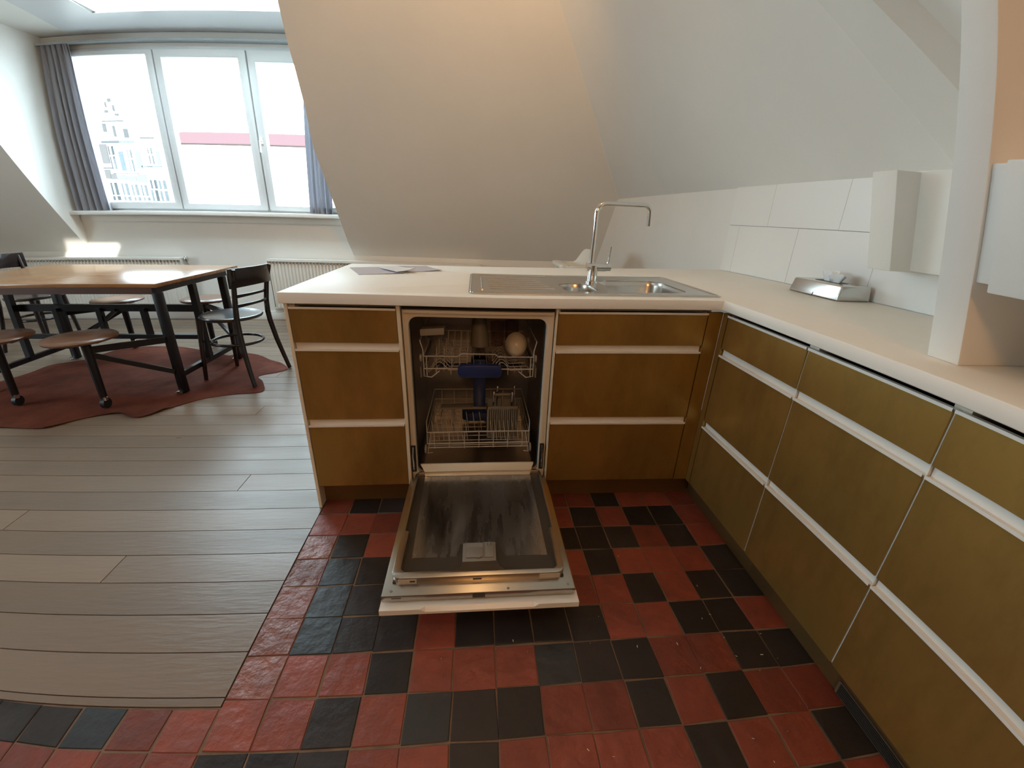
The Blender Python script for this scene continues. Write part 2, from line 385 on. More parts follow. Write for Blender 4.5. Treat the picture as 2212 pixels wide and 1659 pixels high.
# main roof slope, right roof slope and the soft valley between them, one plastered ceiling
yt = YF - (ZT - .742) / TB
edge = [(-2.321, 3.405), (-2.340, 3.293), (-2.350, 3.157), (-2.372, 2.869), (-2.385, 2.737), (-2.352, 2.553), (-2.338, 2.374), (-2.338, 2.297), (-2.330, 2.215), (-2.322, 2.146), (-2.318, 1.975)]
xv = (wx(2.947), 2.947); xt = .655 - .06 * yt - (ZT - 1.4) / TR
main = [(XL, YF), (-5.128, YF), (-5.128, 1.975)] + [(x, yy) for x, yy in reversed(edge)] + [(wx(YF), YF), xv, (xt, yt), (XL, yt)]
cb = MB()
cb.add([(x, yy, zm(yy)) for x, yy in main], [])
base = len(cb.v)
tri = tessellate_polygon([[Vector((x, yy, 0)) for x, yy in main]])
cb.add([(x, yy, zm(yy)) for x, yy in main], [tuple(t) for t in tri])
right = [(xv[0], 2.947, 1.4), (wx(YB), YB, 1.4), (.655 - .06 * YB - (ZT - 1.4) / TR, YB, ZT), (xt, yt, ZT)]
cb.add(right, [(0, 1, 2, 3)])
bmv = MB()
me = bpy.data.meshes.new('ceiling'); me.from_pydata(cb.v[base:], [], [[i - base for i in f] for f in cb.f]); me.materials.append(PLASTER)
bm = bmesh.new(); bm.from_mesh(me); bmesh.ops.remove_doubles(bm, verts=bm.verts, dist=1e-4); bmesh.ops.dissolve_limit(bm, angle_limit=0.002, verts=bm.verts, edges=bm.edges)
vl = [e for e in bm.edges if len(e.link_faces) == 2 and e.calc_face_angle(0) > 0.3]
bmesh.ops.bevel(bm, geom=vl, offset=0.42, segments=14, profile=0.5, affect='EDGES')
bmesh.ops.recalc_face_normals(bm, faces=bm.faces)
for f in bm.faces: f.smooth = True
for e in bm.edges:
    if len(e.link_faces) == 2: e.smooth = e.calc_face_angle(0) < 0.5
bm.to_mesh(me); bm.free()
ceil = bpy.data.objects.new('ceiling', me); COL.objects.link(ceil); tag(ceil, 'sloping white plaster ceiling with a soft valley above the sink', kind='structure')
# flat top of the roof with the small roof light that lets the sun patch in
HOLE_C = Vector((-5.1, 3.36, 0.72)) - SUN_DIR * ((0.72 - ZT) / SUN_DIR.z)
hx, hy = HOLE_C.x, HOLE_C.y
ct = MB(); ct.prism([[(XL - .1, YB - .1), (2.6, YB - .1), (2.6, 1.9), (XL - .1, 1.9)], [(hx - .30, hy - .30), (hx + .32, hy - .30), (hx + .32, hy + .24), (hx - .30, hy + .24)]], XY, ZT, ZT + .12)
struct(ct, 'ceiling.001', PLASTER, 'flat top of the attic ceiling', org=(-2, -1, ZT))
# dormer: cheeks and ceiling with a roof light
for nm, x0, x1 in (('wall_dormer_left', -5.25, -5.13), ('wall_dormer_right', -2.318, -2.20)):
    d_ = MB(); d_.prism([[(YF + .1, 0.66), (YF + .1, 2.80), (YF, 2.80), (1.99, 2.84), (1.94, 2.85), (YF, .742)]], YZ, x0, x1)
    struct(d_, nm, PLASTER, 'triangular plaster cheek of the dormer', org=(x0, YF, .742))
dc = MB(); dc.prism([[(-5.2, 1.93), (-2.25, 1.93), (-2.25, YF + .1), (-5.2, YF + .1)], [(-4.17, 2.12), (-2.52, 2.12), (-2.52, 2.95), (-4.17, 2.95)]], lambda u, v, h: (u, v, zd(v) + h), 0.0, 0.06)
struct(dc, 'ceiling.002', PLASTER, 'dormer ceiling around the roof light', org=(-3.7, 2.6, 2.9))
# right wall with large white tiles up to the counter corner
wr = MB(); wr.prism([[(wx(YB) , YB), (wx(YF + .1), YF + .1), (1.1, YF + .1), (1.1, YB)]], XY, 0.0, 1.405)
for y0, y1, z0, z1 in ((-2.0, .068, .932, 1.194), (.068, .512, .932, 1.194), (.512, .962, .932, 1.194), (-2.0, .285, 1.1965, 1.404), (.285, .735, 1.1965, 1.404), (.735, 1.06, 1.1965, 1.404), (.962, 1.06, .932, 1.194)):
    g = .0009
    wr.hexa([(wx(y0) - .006, y0 + g, z0), (wx(y0) + .01, y0 + g, z0), (wx(y0) + .01, y0 + g, z1), (wx(y0) - .006, y0 + g, z1)],
            [(wx(y1) - .006, y1 - g, z0), (wx(y1) + .01, y1 - g, z0), (wx(y1) + .01, y1 - g, z1), (wx(y1) - .006, y1 - g, z1)], 1)
wr.hexa([(wx(-2) - .002, -2, .932), (wx(-2) + .01, -2, .932), (wx(-2) + .01, -2, 1.404), (wx(-2) - .002, -2, 1.404)],
        [(wx(1.06) - .002, 1.06, .932), (wx(1.06) + .01, 1.06, .932), (wx(1.06) + .01, 1.06, 1.404), (wx(1.06) - .002, 1.06, 1.404)], 2)
struct(wr, 'wall_right', [PLASTER, TILEW, JOINT], 'low right wall with large white tiles above the counter', org=(.7, 0, 0))
w_ = MB(); w_.prism([[(YB - .1, 0), (YF + .1, 0), (YF + .1, ZT + .1), (YB - .1, ZT + .1)], [(-1.7, 1.0), (.3, 1.0), (.3, 2.4), (-1.7, 2.4)]], YZ, XL - .12, XL); struct(w_, 'wall_left', PLASTER, 'plaster wall with a window at the far left end of the attic')
w_ = MB(); w_.box((XL - .1, YB - .12, 0), (2.6, YB, ZT + .1)); struct(w_, 'wall_back', mat('warm_bounce_brown', (0.20, 0.115, 0.055), 0.5, var=(0.13, 0.07, 0.03), scale=3, stretch=(6, 6, 1)), 'unseen wall behind the viewer, coloured brown for warm bounce')  # unseen; brown panelling invented to bounce warm light and cut cool daylight
# roof skin outside, so that daylight only comes through the windows
# raked timber casings by the right wall
p_ = MB(); fx = lambda z: .113 - .283 * (z - .93)
p_.prism([[(fx(.93), .93), (fx(1.329), 1.329), (fx(2.0), 2.0), (fx(3.0), 3.0), (.80, 3.0), (.80, .93)]], XZ, -.745, -.672)
struct(p_, 'trim_1', PLASTER, 'raked plastered post standing on the counter by the right wall', org=(.11, -.71, .93), bevel=.003)
b_ = MB(); b_.prism([[(.578, 1.075), (.495, 1.396), (.85, 1.396), (.85, 1.075)]], XZ, -.672, -.06)
struct(b_, 'trim_2', PLASTER, 'raked wall-plate casing between the post and the tiles', org=(.6, -.4, 1.07), bevel=.003)
a_ = MB(); a_.prism([[(.497, 1.071), (.402, 1.392), (.75, 1.392), (.75, 1.071)]], XZ, -.145, -.05)
struct(a_, 'trim_3', PLASTER, 'raked block end projecting over the tissue box', org=(.5, -.1, 1.07), bevel=.003)
c_ = MB(); c_.prism([[(.068, 1.113), (.006, 1.335), (.7, 1.335), (.7, 1.113)]], XZ, -.782, -.745)
c_.prism([[(.055, 1.098), (-.010, 1.338), (.7, 1.338), (.7, 1.098)]], XZ, -1.6, -.782)
struct(c_, 'trim_4', PLASTER, 'stepped plastered block on the near side of the post', org=(.1, -.76, 1.1), bevel=.003)
n_ = Vector((TR, .06 * TR, 1)).normalized()
soft = [Vector(q) for q in ((-.55, .90, 2.93), (.147, .273, 2.064), (.429, .055, 1.70), (.644, -.115, 1.424))]
shrp = [Vector(q) for q in ((-.55, .46, 2.83), (.206, -.095, 1.852), (.409, -.275, 1.592), (.50, -.36, 1.47))]
back = [q + n_ * .105 + Vector((0.0, -.012, 0)) for q in shrp]
s_ = MB(); s_.ring([[soft[i] + n_ * .004, shrp[i], back[i]] for i in range(4)], 0, True, (True, True))
struct(s_, 'trim_5', PLASTER, 'diagonal plastered brace lying on the right roof slope', org=(.2, 0, 1.8), smooth=60)
# sill, apron under it, skirting
t_ = MB(); t_.box((-5.14, 3.27, 1.118), (-2.40, YF + .03, 1.158)); struct(t_, 'trim_6', PAINTW, 'white window sill board under the dormer window', bevel=.006)
t_ = MB(); t_.box((-5.12, 3.385, 1.05), (-2.36, YF + .01, 1.118)); struct(t_, 'trim_7', PLASTER, 'narrow plaster band below the window sill')
t_ = MB(); t_.box((XL, 3.387, 0), (.42, YF + .005, .085)); t_.box((XL, 3.393, .085), (.42, YF + .005, .098)); struct(t_, 'baseboard_far', PAINTW, 'white skirting board along the window wall', bevel=.003)

# ------------------------------------------------------------------ dormer window
wd = thing('window_1', (-3.64, YF, 1.16), 'three-light white casement window in the dormer', None); wd['kind'] = 'structure'
f_ = MB(); f_.prism([[(-4.94, 1.158), (-2.33, 1.158), (-2.33, 2.63), (-4.94, 2.63)], [(-4.895, 1.185), (-4.025, 1.185), (-4.025, 2.585), (-4.895, 2.585)], [(-3.985, 1.185), (-3.150, 1.185), (-3.150, 2.585), (-3.985, 2.585)], [(-3.110, 1.185), (-2.375, 1.185), (-2.375, 2.585), (-3.110, 2.585)]], XZ, YF - .012, YF + .06)
f_.build('frame', FRAMEW, wd, bevel=.004)
for (a, b, pa, pb, zl, zh) in ((-4.90, -4.012, -4.80, -4.078, 1.242, 2.56), (-4.0, -3.136, -3.935, -3.212, 1.232, 2.535), (-3.122, -2.36, -3.052, -2.44, 1.226, 2.505)):
    s_ = MB(); s_.prism([[(a, 1.178), (b, 1.178), (b, 2.60), (a, 2.60)], [(pa, zl), (pb, zl), (pb, zh), (pa, zh)]], XZ, YF - .045, YF + .03)
    so = s_.build('sash', FRAMEW, wd, bevel=.006)
    g_ = MB(); g_.box((pa - .01, YF - .002, zl - .01), (pb + .01, YF + .002, zh + .01)); g_.build('pane', GLASSW, so)
h_ = MB(); h_.box((-3.112, YF - .058, 1.80), (-3.082, YF - .045, 1.86)); h_.tube([(-3.097, YF - .055, 1.83), (-3.097, YF - .085, 1.83), (-3.10, YF - .09, 1.72)], .008, 8)
h_.build('handle', PAINTW, wd, bevel=0)
h_ = MB(); h_.box((-3.135, YF - .062, 1.17), (-3.118, YF - .046, 1.19)); h_.build('latch_block', GREYP, wd)
wk = thing('window_2', (-3.45, 2.65, 2.88), 'bright roof light with a broad white surround in the dormer ceiling', None); wk['kind'] = 'structure'
ZD = lambda u, v, h: (u, v, zd(v) + h)
f_ = MB(); f_.prism([[(-4.55, 2.05), (-2.36, 2.05), (-2.36, 3.36), (-4.78, 3.36)], [(-4.13, 2.14), (-2.54, 2.14), (-2.54, 2.93), (-4.20, 2.93)]], ZD, -0.012, -0.0005)
f_.build('frame', FRAMEW, wk)
g_ = MB(); g_.prism([[(-4.165, 2.125), (-2.525, 2.125), (-2.525, 2.945), (-4.165, 2.945)]], ZD, 0.012, 0.018); g_.build('pane', GLASSW, wk)

w3 = thing('window_3', (XL, -.7, 1.0), 'window in the left end wall, outside the picture', None); w3['kind'] = 'structure'
f_ = MB(); f_.prism([[(-1.7, 1.0), (.3, 1.0), (.3, 2.4), (-1.7, 2.4)], [(-1.63, 1.07), (-.73, 1.07), (-.73, 2.33), (-1.63, 2.33)], [(-.67, 1.07), (.23, 1.07), (.23, 2.33), (-.67, 2.33)]], YZ, XL - .09, XL - .03); f_.build('frame', FRAMEW, w3)
for ya, yb in ((-1.64, -.72), (-.68, .24)):
    g_ = MB(); g_.box((XL - .062, ya, 1.06), (XL - .058, yb, 2.34)); g_.build('pane', GLASSW, w3)
# curtains and their rail
def curtain(name, top, bot, zb_, zt_, folds, seed, label):
    rnd = random.Random(seed); ph = [rnd.uniform(0, 6.28) for _ in range(4)]; n, mrow = 90, 26
    mb = MB(); rows = []
    for side in (0, 1):
        for r in range(mrow + 1):
            t = r / mrow; z = zt_ + (zb_ - zt_) * t
            xa, xb = top[0] + (bot[0] - top[0]) * t ** .8, top[1] + (bot[1] - top[1]) * t ** .8
            amp = .012 + .020 * min(1, t * 2.0)
            row = []
            for i in range(n + 1):
                s = i / n; x = xa + (xb - xa) * (s + .012 * math.sin(2 * PI * folds * s * 2 + ph[0]))
                yy = 3.325 + amp * math.sin(2 * PI * folds * s + ph[1] + .6 * t) + .4 * amp * math.sin(2 * PI * folds * 2.3 * s + ph[2])
                if t < .06: yy += .006 * math.sin(2 * PI * 26 * s)
                row.append((x, yy + (.004 if side else 0), z))
            rows.append(row)
    k = n + 1; half = (mrow + 1) * k; vs = [p for r in rows for p in r]; fs = []
    for r in range(mrow):
        for i in range(n):
            a = r * k + i; fs.append((a, a + 1, a + 1 + k, a + k)); fs.append((half + a + k, half + a + k + 1, half + a + 1, half + a))
        for e in (0, n):
            a = r * k + e; fs.append((a, a + k, half + a + k, half + a))
    for i in range(n):
        for r in (0, mrow):
            a = r * k + i; fs.append((a, a + 1, half + a + 1, half + a))
    mb.add(vs, fs)
    return tag(mb.build(name, CURT, org=((bot[0] + bot[1]) / 2, 3.33, zb_), smooth=80), label, 'curtain')
curtain('curtain', (-5.07, -4.78), (-5.06, -4.715), 1.161, 2.655, 5, 3, 'long grey curtain drawn back at the left end of the dormer window')
curtain('curtain', (-2.57, -2.37), (-2.685, -2.455), 1.161, 2.655, 4, 5, 'grey curtain at the right end of the window, half hidden by the sloping ceiling')
r_ = MB(); r_.box((-5.11, 3.305, 2.655), (-2.335, 3.345, 2.672)); r_.box((-5.11, 3.345, 2.66), (-2.335, 3.40, 2.665))
tag(r_.build('curtain_rail', mat('rail_grey', (.33, .36, .38), .4)), 'slim grey curtain track above the dormer window', 'curtain rail')

# ------------------------------------------------------------------ radiators, socket
def radiator(x0, x1, zb_, zt_, label, valve_side):
    t = thing('radiator', ((x0 + x1) / 2, 3.36, zb_), label, 'radiator')
    p = MB(); n = int((x1 - x0) / .0365)
    def prof(yc, d, sgn):
        pts = []
        for i in range(n):
            xa = x0 + .012 + (x1 - x0 - .024) * i / n; w = (x1 - x0 - .024) / n
            pts += [(xa, yc), (xa + w * .28, yc), (xa + w * .42, yc + sgn * d), (xa + w * .86, yc + sgn * d)]
        return pts + [(x1 - .012, yc)]
    pr = prof(3.292, .010, 1)
    for k in range(len(pr) - 1):
        (xa, ya), (xb, yb) = pr[k], pr[k + 1]
        p.add([(xa, ya, zb_), (xb, yb, zb_), (xb, yb, zt_ - .02), (xa, ya, zt_ - .02)], [(0, 1, 2, 3)])
    p.box((x0 + .012, 3.304, zb_), (x1 - .012, 3.312, zt_ - .02))
    p.box((x0 + .012, 3.365, zb_), (x1 - .012, 3.372, zt_ - .02))
    p.build('panel', RADW, t, smooth=20)
    g = MB(); g.box((x0, 3.285, zt_ - .012), (x1, 3.375, zt_)); g.box((x0, 3.282, zt_ - .022), (x1, 3.287, zt_))
    ns = int((x1 - x0) / .036)
    for i in range(ns):
        xa = x0 + .012 + (x1 - x0 - .024) * i / ns
        g.box((xa + .006, 3.2905, zt_ - .046), (xa + .020, 3.2915, zt_ - .030), 1)
    g.build('top_grille', [RADW, SLOT], t)
    for xs in (x0, x1):
        e = MB(); e.box((xs - .004, 3.285, zb_ + .01), (xs + .004, 3.375, zt_ - .004)); e.build('side_panel', RADW, t)
    for xs in (x0 + .25, x1 - .25): b = MB(); b.box((xs, 3.3725, zb_ + .1), (xs + .03, YF - .0004, zt_ - .1)); b.build('wall_bracket', RADW, t)
    if valve_side:
        xs = x1 if valve_side > 0 else x0
        v = MB(); v.tube([(xs - .01, 3.33, zt_ - .03), (xs + .03, 3.33, zt_ - .03)], .011, 10); v.lathe([(.015, 0), (.02, .01), (.02, .045), (.014, .055)], (xs + .035, 3.33, zt_ - .045), 14)
        v.tube([(xs + .035, 3.33, zt_ - .04), (xs + .035, 3.36, zt_ - .1), (xs + .035, 3.37, .085)], .008, 8)
        v.build('valve', STEEL, t)
    return t
radiator(-6.25, -4.115, .16, .690, 'long white panel radiator behind the dining table under the window', 1)
radiator(-3.215, -.905, .16, .690, 'white panel radiator along the far wall behind the kitchen island', 0)
s_ = thing('wall_socket', (-3.2, YF, .12), 'double white wall socket low beside the right radiator', 'socket')
m_ = MB(); m_.box((-3.262, 3.377, .122), (-3.135, 3.3935, .196)); m_.build('face_plate', PAINTW, s_, bevel=.003)
for xx in (-3.235, -3.185):
    k_ = MB(); k_.tube([(xx + .02, 3.3775, .165), (xx + .02, 3.3735, .165)], .019, 16); k_.build('outlet', GREYL, s_)

# ------------------------------------------------------------------ kitchen units
H, T = .93, .0385
ZB_, ZH1, ZH2, ZTOP = .1115, .718, .400, .874
def profile_handle(mb, a, b, z, axis, top=False):
    """white aluminium finger-pull profile along the top of a drawer front"""
    hz = .012 if top else .0265
    if axis == 'x':      # front faces -y
        mb.box((a, -.0035, z - .003), (b, .016, z + .0005)); mb.box((a, -.0045, z - .004), (b, -.0015, z + .0035)); 
        if not top: mb.box((a, .012, z), (b, .015, z + hz))
    else:                # front faces -x
        mb.box((-.0035, a, z - .003), (.016, b, z + .0005)); mb.box((-.0045, a, z - .004), (-.0015, b, z + .0035))
        if not top: mb.box((.012, a, z), (.015, b, z + hz))
def drawers(t, a, b, axis):
    for zlo, zhi, top in ((ZH1 + .0275, ZTOP - .0035, True), (ZH2 + .0275, ZH1 - .0035, False), (ZB_, ZH2 - .0035, False)):
        d = MB(); g = .0018
        if axis == 'x': d.box((a + g, 0, zlo), (b - g, .0165, zhi)); 
        else: d.box((0, a + g, zlo), (.0165, b - g, zhi))
        do = d.build('drawer', BRASS, t, bevel=.0008, bseg=1)
        h = MB(); profile_handle(h, a + g, b - g, zhi + .003, axis, top); h.build('handle', HANDLEW, do)
def open_carcass(mb, x0, y0, x1, y1, z0, z1, th=.018):
    mb.box((x0, y0, z0), (x0 + th, y1, z1)); mb.box((x1 - th, y0, z0), (x1, y1, z1))
    mb.box((x0 + th, y0, z0), (x1 - th, y1, z0 + th)); mb.box((x0 + th, y1 - th, z0 + th), (x1 - th, y1, z1))
    mb.box((x0 + th, y0, .718 - .004), (x1 - th, y0 + th, .7455)); mb.box((x0 + th, y0, .396), (x1 - th, y0 + th, .4275))
    mb.box((x0 + th, y0 + .03, z1 - .02), (x1 - th, y0 + .048, z1))
zc = H - T
# island, left of the dishwasher
t = thing('drawer_cabinet', (-1.436, .43, 0), 'brass-fronted three-drawer cabinet at the free end of the island, left of the dishwasher', 'cabinet')
c = MB(); open_carcass(c, -1.6235, .0185, -1.2365, .86, .1, zc); c.box((-1.249, -.001, .11), (-1.2365, .0185, zc)); c.build('carcass', CREAM, t)
c = MB(); c.box((-1.6365, 0, 0), (-1.6240, .872, zc)); c.build('end_panel', CREAM, t, bevel=.001, bseg=1)
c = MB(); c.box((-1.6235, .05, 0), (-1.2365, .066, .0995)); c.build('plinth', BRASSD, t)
drawers(t, -1.6225, -1.2495, 'x')
# island, between the dishwasher and the corner
t = thing('drawer_cabinet', (-.35, .43, 0), 'brass-fronted three-drawer cabinet under the sink, right of the dishwasher', 'cabinet')
c = MB(); open_carcass(c, -.6545, .0185, -.040, .86, .1, zc); c.box((-.6545, -.001, .11), (-.6475, .0185, zc)); c.build('carcass', CREAM, t)
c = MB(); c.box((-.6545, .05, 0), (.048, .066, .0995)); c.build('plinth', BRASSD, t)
c = MB(); c.box((-.0575, .0, .11), (-.0005, .0165, zc - .012)); c.build('corner_filler', BRASS, t)
drawers(t, -.6470, -.0590, 'x')
# the run along the right wall
ys = (-.034, -.4446, -.8549, -1.2650, -1.72)
names = ('brass-fronted three-drawer cabinet of the right run, in the inner corner', 'brass-fronted three-drawer cabinet of the right run, second from the inner corner',
         'brass-fronted three-drawer cabinet of the right run, above the plinth vent', 'brass-fronted cabinet of the right run, cut off by the picture edge')
for i in range(4):
    yb, ya = ys[i], ys[i + 1]
    t = thing('drawer_cabinet', (.3, (ya + yb) / 2, 0), names[i], 'cabinet')
    c = MB(); th = .018; yc1 = yb if i else -.001
    for q in ((ya, ya + th), (yc1 - th, yc1)): c.box((.0185, q[0], .1), (.60, q[1], zc))
    c.box((.0185, ya + th, .1), (.60, yc1 - th, .118)); c.box((.582, ya + th, .118), (.60, yc1 - th, zc))
    for z0, z1, xo in ((.714, .7455, 0), (.396, .4275, 0), (zc - .02, zc, .03)): c.box((.0185 + xo, ya + th, z0), (.036 + xo, yc1 - th, z1))
    c.build('carcass', CREAM, t)
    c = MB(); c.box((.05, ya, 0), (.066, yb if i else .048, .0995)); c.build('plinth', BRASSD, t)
    if i == 0:
        c = MB(); c.box((.0, -.0325, .11), (.0165, -.0012, zc - .012)); c.build('corner_filler', BRASS, t)
    e = MB(); e.box((.0045, ya + .0001, ZB_), (.0185, ya + .0026, ZTOP)); e.build('seam_strip', HANDLEW, t)
    drawers(t, ya + .001, yb - .001, 'y')
t = thing('vent_grille', (.047, -1.2, 0), 'brown louvred vent strip in the plinth at the bottom right corner', 'vent')
g = MB(); g.box((.043, -1.60, .004), (.0495, -.868, .048)); g.build('frame', VENT, t)
for k in range(6):
    q = MB(); q.box((.0405, -1.59, .0085 + k * .0066), (.0432, -.876, .0085 + k * .0066 + .0028)); q.build('slat', GAPB, t)

# one continuous L-shaped worktop with a cut-out for the sink
w = MB(); hole = rrect(-.615, .082, -.075, .455, .02, 3)
w.prism([[(-1.644, -.02), (-.02, -.02), (-.02, -2.2), (wx(-2.2) - .007, -2.2), (wx(1.06) - .007, 1.06), (-1.644, .90)], list(reversed(hole))], XY, H - T, H)
tag(w.build('worktop', WORKTOP, org=(-.8, .4, H), bevel=.0025), 'cream laminate L-shaped worktop over the island and the right run', 'worktop')

# ------------------------------------------------------------------ sink and tap
t = thing('sink', (-.49, .31, H), 'stainless steel inset sink with drainer and one and a half bowls', 'sink')
small = rrect(-.600, .105, -.458, .335, .065, 6); big = rrect(-.398, .100, -.092, .440, .06, 6)
p = MB(); p.prism([rrect(-.988, .042, .004, .585, .012, 3), list(reversed(small)), list(reversed(big))], XY, H + .0003, H + .0045)
p.tube([(x, y, H + .0045) for x, y in rrect(-.980, .050, -.004, .577, .012, 3)], .0035, 6, closed=True)
p.build('rim_plate', STEEL, t)
d = MB()
for k in range(6): d.tube([(-.905, .16 + k * .055, H + .0050), (-.64 - .012 * k, .16 + k * .055, H + .0050)], .0042, 6)
d.tube([(-.935, .12, H + .0050), (-.935, .47, H + .0050)], .004, 6); d.tube([(-.95, .535, H + .0050), (-.62, .535, H + .0050)], .0042, 6)
d.build('drainer_ribs', STEEL, t)
def bowl(loop, depth, name, shrink):
    cx = sum(q[0] for q in loop) / len(loop); cy = sum(q[1] for q in loop) / len(loop); rings = []
    for s_, z_ in ((1.02, .003), (1.0, -.004), (.985, -.02), (.96, -depth * .8), (.90, -depth * .96), (.80, -depth), (.25, -depth - .004)):
        rings.append([(cx + (x - cx) * s_, cy + (y - cy) * s_, H + z_) for x, y in loop])
    b = MB(); b.ring(rings, 0, True, (False, True)); ob = b.build(name, STEEL, t, smooth=60)
    k = MB(); k.lathe([(.022, -.001), (.022, .003), (.016, .004), (.004, .0025)], (cx, cy, H - depth - .004), 20); k.build('drain', STEELP, ob)
bowl(small, .11, 'half_bowl', .9); bowl(big, .15, 'bowl', .9)
fy = .368
t = thing('tap', (-.431, fy, H + .0045), 'tall chrome mixer tap with a squared swan neck on the sink', 'tap')
b = MB(); b.lathe([(.027, 0), (.027, .006), (.0215, .008), (.0215, .06), (.022, .075)], (-.431, fy, H + .0045), 24); b.tube([(-.461, fy, 1.003), (-.372, fy, 1.003)], .0185, 20)
b.tube([(-.371, fy, 1.003), (-.352, fy, 1.003)], .0170, 20); b.build('body', STEELP, t)
l = MB(); l.tube([(-.366, fy, 1.016), (-.362, fy, 1.026), (-.360, fy, 1.05), (-.357, fy, 1.090)], [.006, .0045, .0035, .0032], 8); l.build('lever', STEELP, t)
n = MB(); path = [(-.441, fy, 1.003), (-.441, fy, 1.10), (-.441, fy, 1.215)] + arc((-.401, 1.222), .040, 180, 90, 7, lambda a, b_: (a, fy, b_)) + [(-.32, fy, 1.262)] + arc((-.238, 1.228), .034, 90, 0, 7, lambda a, b_: (a, fy, b_)) + [(-.203, fy, 1.21), (-.201, fy, 1.181)]
n.tube(path, .0095, 14); n.build('spout', STEELP, t)
n = MB(); n.tube([(-.2035, fy, 1.222), (-.201, fy, 1.179)], .0108, 14); n.build('aerator', STEELP, t)

# ------------------------------------------------------------------ things on the worktop
t = thing('tissue_dispenser', (.55, .15, H), 'low brushed steel tissue box standing against the white wall tiles', 'tissue box')
b = MB(); lo = [(.470, .287, H + .0008), (.478, .018, H + .0008), (.628, .018, H + .0008), (.622, .287, H + .0008)]; hi = [(.484, .283, H + .060), (.490, .024, H + .060), (.624, .024, H + .060), (.618, .283, H + .060)]
b.hexa(lo, hi); b.build('case', STEEL, t, bevel=.006, bseg=3)
b = MB(); b.hexa([(.4735, .151, H + .002), (.4735, .147, H + .002), (.4765, .147, H + .002), (.4765, .151, H + .002)], [(.4800, .151, H + .026), (.4800, .147, H + .026), (.483, .147, H + .026), (.483, .151, H + .026)]); b.build('viewing_slot', INK, t)
b = MB(); b.prism([rrect(.525, .085, .585, .225, .02, 4)], XY, H + .0600, H + .0608); b.build('opening', INK, t)
ts = MB()
for (ox, oy, rx, ry, hh, tw) in ((0.553, .130, .022, .048, .036, .4), (.557, .172, .020, .042, .044, 1.9)):
    k = 18
    def row(rr, z, am, ph_): return [(ox + rx * rr * math.cos(2 * PI * j / k) * (1 + .25 * math.sin(3 * 2 * PI * j / k + ph_)), oy + ry * rr * math.sin(2 * PI * j / k) * (1 + .2 * math.sin(2 * 2 * PI * j / k + ph_)), z + am * math.sin(2 * 2 * PI * j / k + ph_)) for j in range(k)]
    ts.ring([row(.55, H + .0610, 0, tw), row(.75, H + .060 + hh * .4, .003, tw), row(1.0, H + .060 + hh * .85, .007, tw), row(.93, H + .060 + hh * .85 - .001, .007, tw), row(.6, H + .060 + hh * .5, .003, tw), row(.2, H + .060 + hh * .35, 0, tw)], 0, True, (True, True))
ts.build('tissue', TISSUE, t, smooth=70)
def sheet(pts, z, label, m, th=.0012, curl=.0):
    n = 8; a, b2, c2, d2 = [Vector((*q, 0)) for q in pts]; mb = MB(); g = []
    for i in range(n + 1):
        for j in range(n + 1):
            u, v = i / n, j / n; q = (a * (1 - u) + b2 * u) * (1 - v) + (d2 * (1 - u) + c2 * u) * v
            g.append(Vector((q.x, q.y, z + curl * (u ** 3) * (v ** 2))))
    k = n + 1; fs = []; N = k * k
    vs = [q for q in g] + [q + Vector((0, 0, th)) for q in g]
    for i in range(n):
        for j in range(n):
            p0 = i * k + j; fs.append((p0, p0 + 1, p0 + k + 1, p0 + k)); fs.append((N + p0 + k, N + p0 + k + 1, N + p0 + 1, N + p0))
    rim = [j for j in range(k)] + [i * k + n for i in range(1, k)] + [n * k + j for j in range(n - 1, -1, -1)] + [i * k for i in range(n - 1, 0, -1)]
    for q in range(len(rim)):
        p0, p1 = rim[q], rim[(q + 1) % len(rim)]; fs.append((p0, p1, N + p1, N + p0))
    mb.add(vs, fs); return tag(mb.build('paper_sheet', m), label, 'paper')
sheet([(-1.60, .708), (-1.49, .457), (-1.30, .545), (-1.41, .80)], H + .0004, 'lilac clear folder lying on the worktop, leftmost of the papers', PAPERB, curl=.004)
sheet([(-1.40, .845), (-1.29, .60), (-1.135, .69), (-1.235, .885)], H + .0004, 'pale sheet on the worktop, rightmost of the papers', PAPERB, curl=.006)
sheet([(-1.455, .70), (-1.335, .535), (-1.255, .595), (-1.375, .765)], H + .008, 'white folded leaflet lying on top of the other papers', PAPER, th=.003, curl=.014)

# ------------------------------------------------------------------ dishwasher with its door open
dw = thing('dishwasher', (-.945, .3, 0), 'built-in dishwasher standing open between the two brass cabinets', 'dishwasher')
X0, X1 = -1.2355, -.6555
fr = MB(); opening = rrect(-1.212, .150, -.685, .846, .035, 6)
fr.prism([[(X0 + .003, .100), (X1 - .003, .100), (X1 - .003, .872), (X0 + .003, .872)], list(reversed(opening))], XZ, .012, .045)
fr.box((X0 + .010, .004, .860), (X1 - .010, .013, .872)); fr.build('front_frame', DFRAME, dw, bevel=.002)
g = MB(); g.box((X0 + .003, .02, .8722), (X1 - .003, .05, .889)); g.build('top_gap_strip', GAPB, dw)
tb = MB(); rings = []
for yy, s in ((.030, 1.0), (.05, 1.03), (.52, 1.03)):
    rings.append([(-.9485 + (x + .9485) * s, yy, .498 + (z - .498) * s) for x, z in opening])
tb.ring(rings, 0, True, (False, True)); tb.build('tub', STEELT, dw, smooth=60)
sl = MB(); sl.tube([(x, .044, z) for x, z in rrect(-1.214, .150, -.683, .848, .035, 6)], .007, 8, closed=True); sl.build('door_seal', DSEAL, dw)
pl_ = MB(); pl_.box((X0 + .001, .05, 0), (X1 - .001, .066, .0995)); pl_.build('plinth', BRASSD, dw)
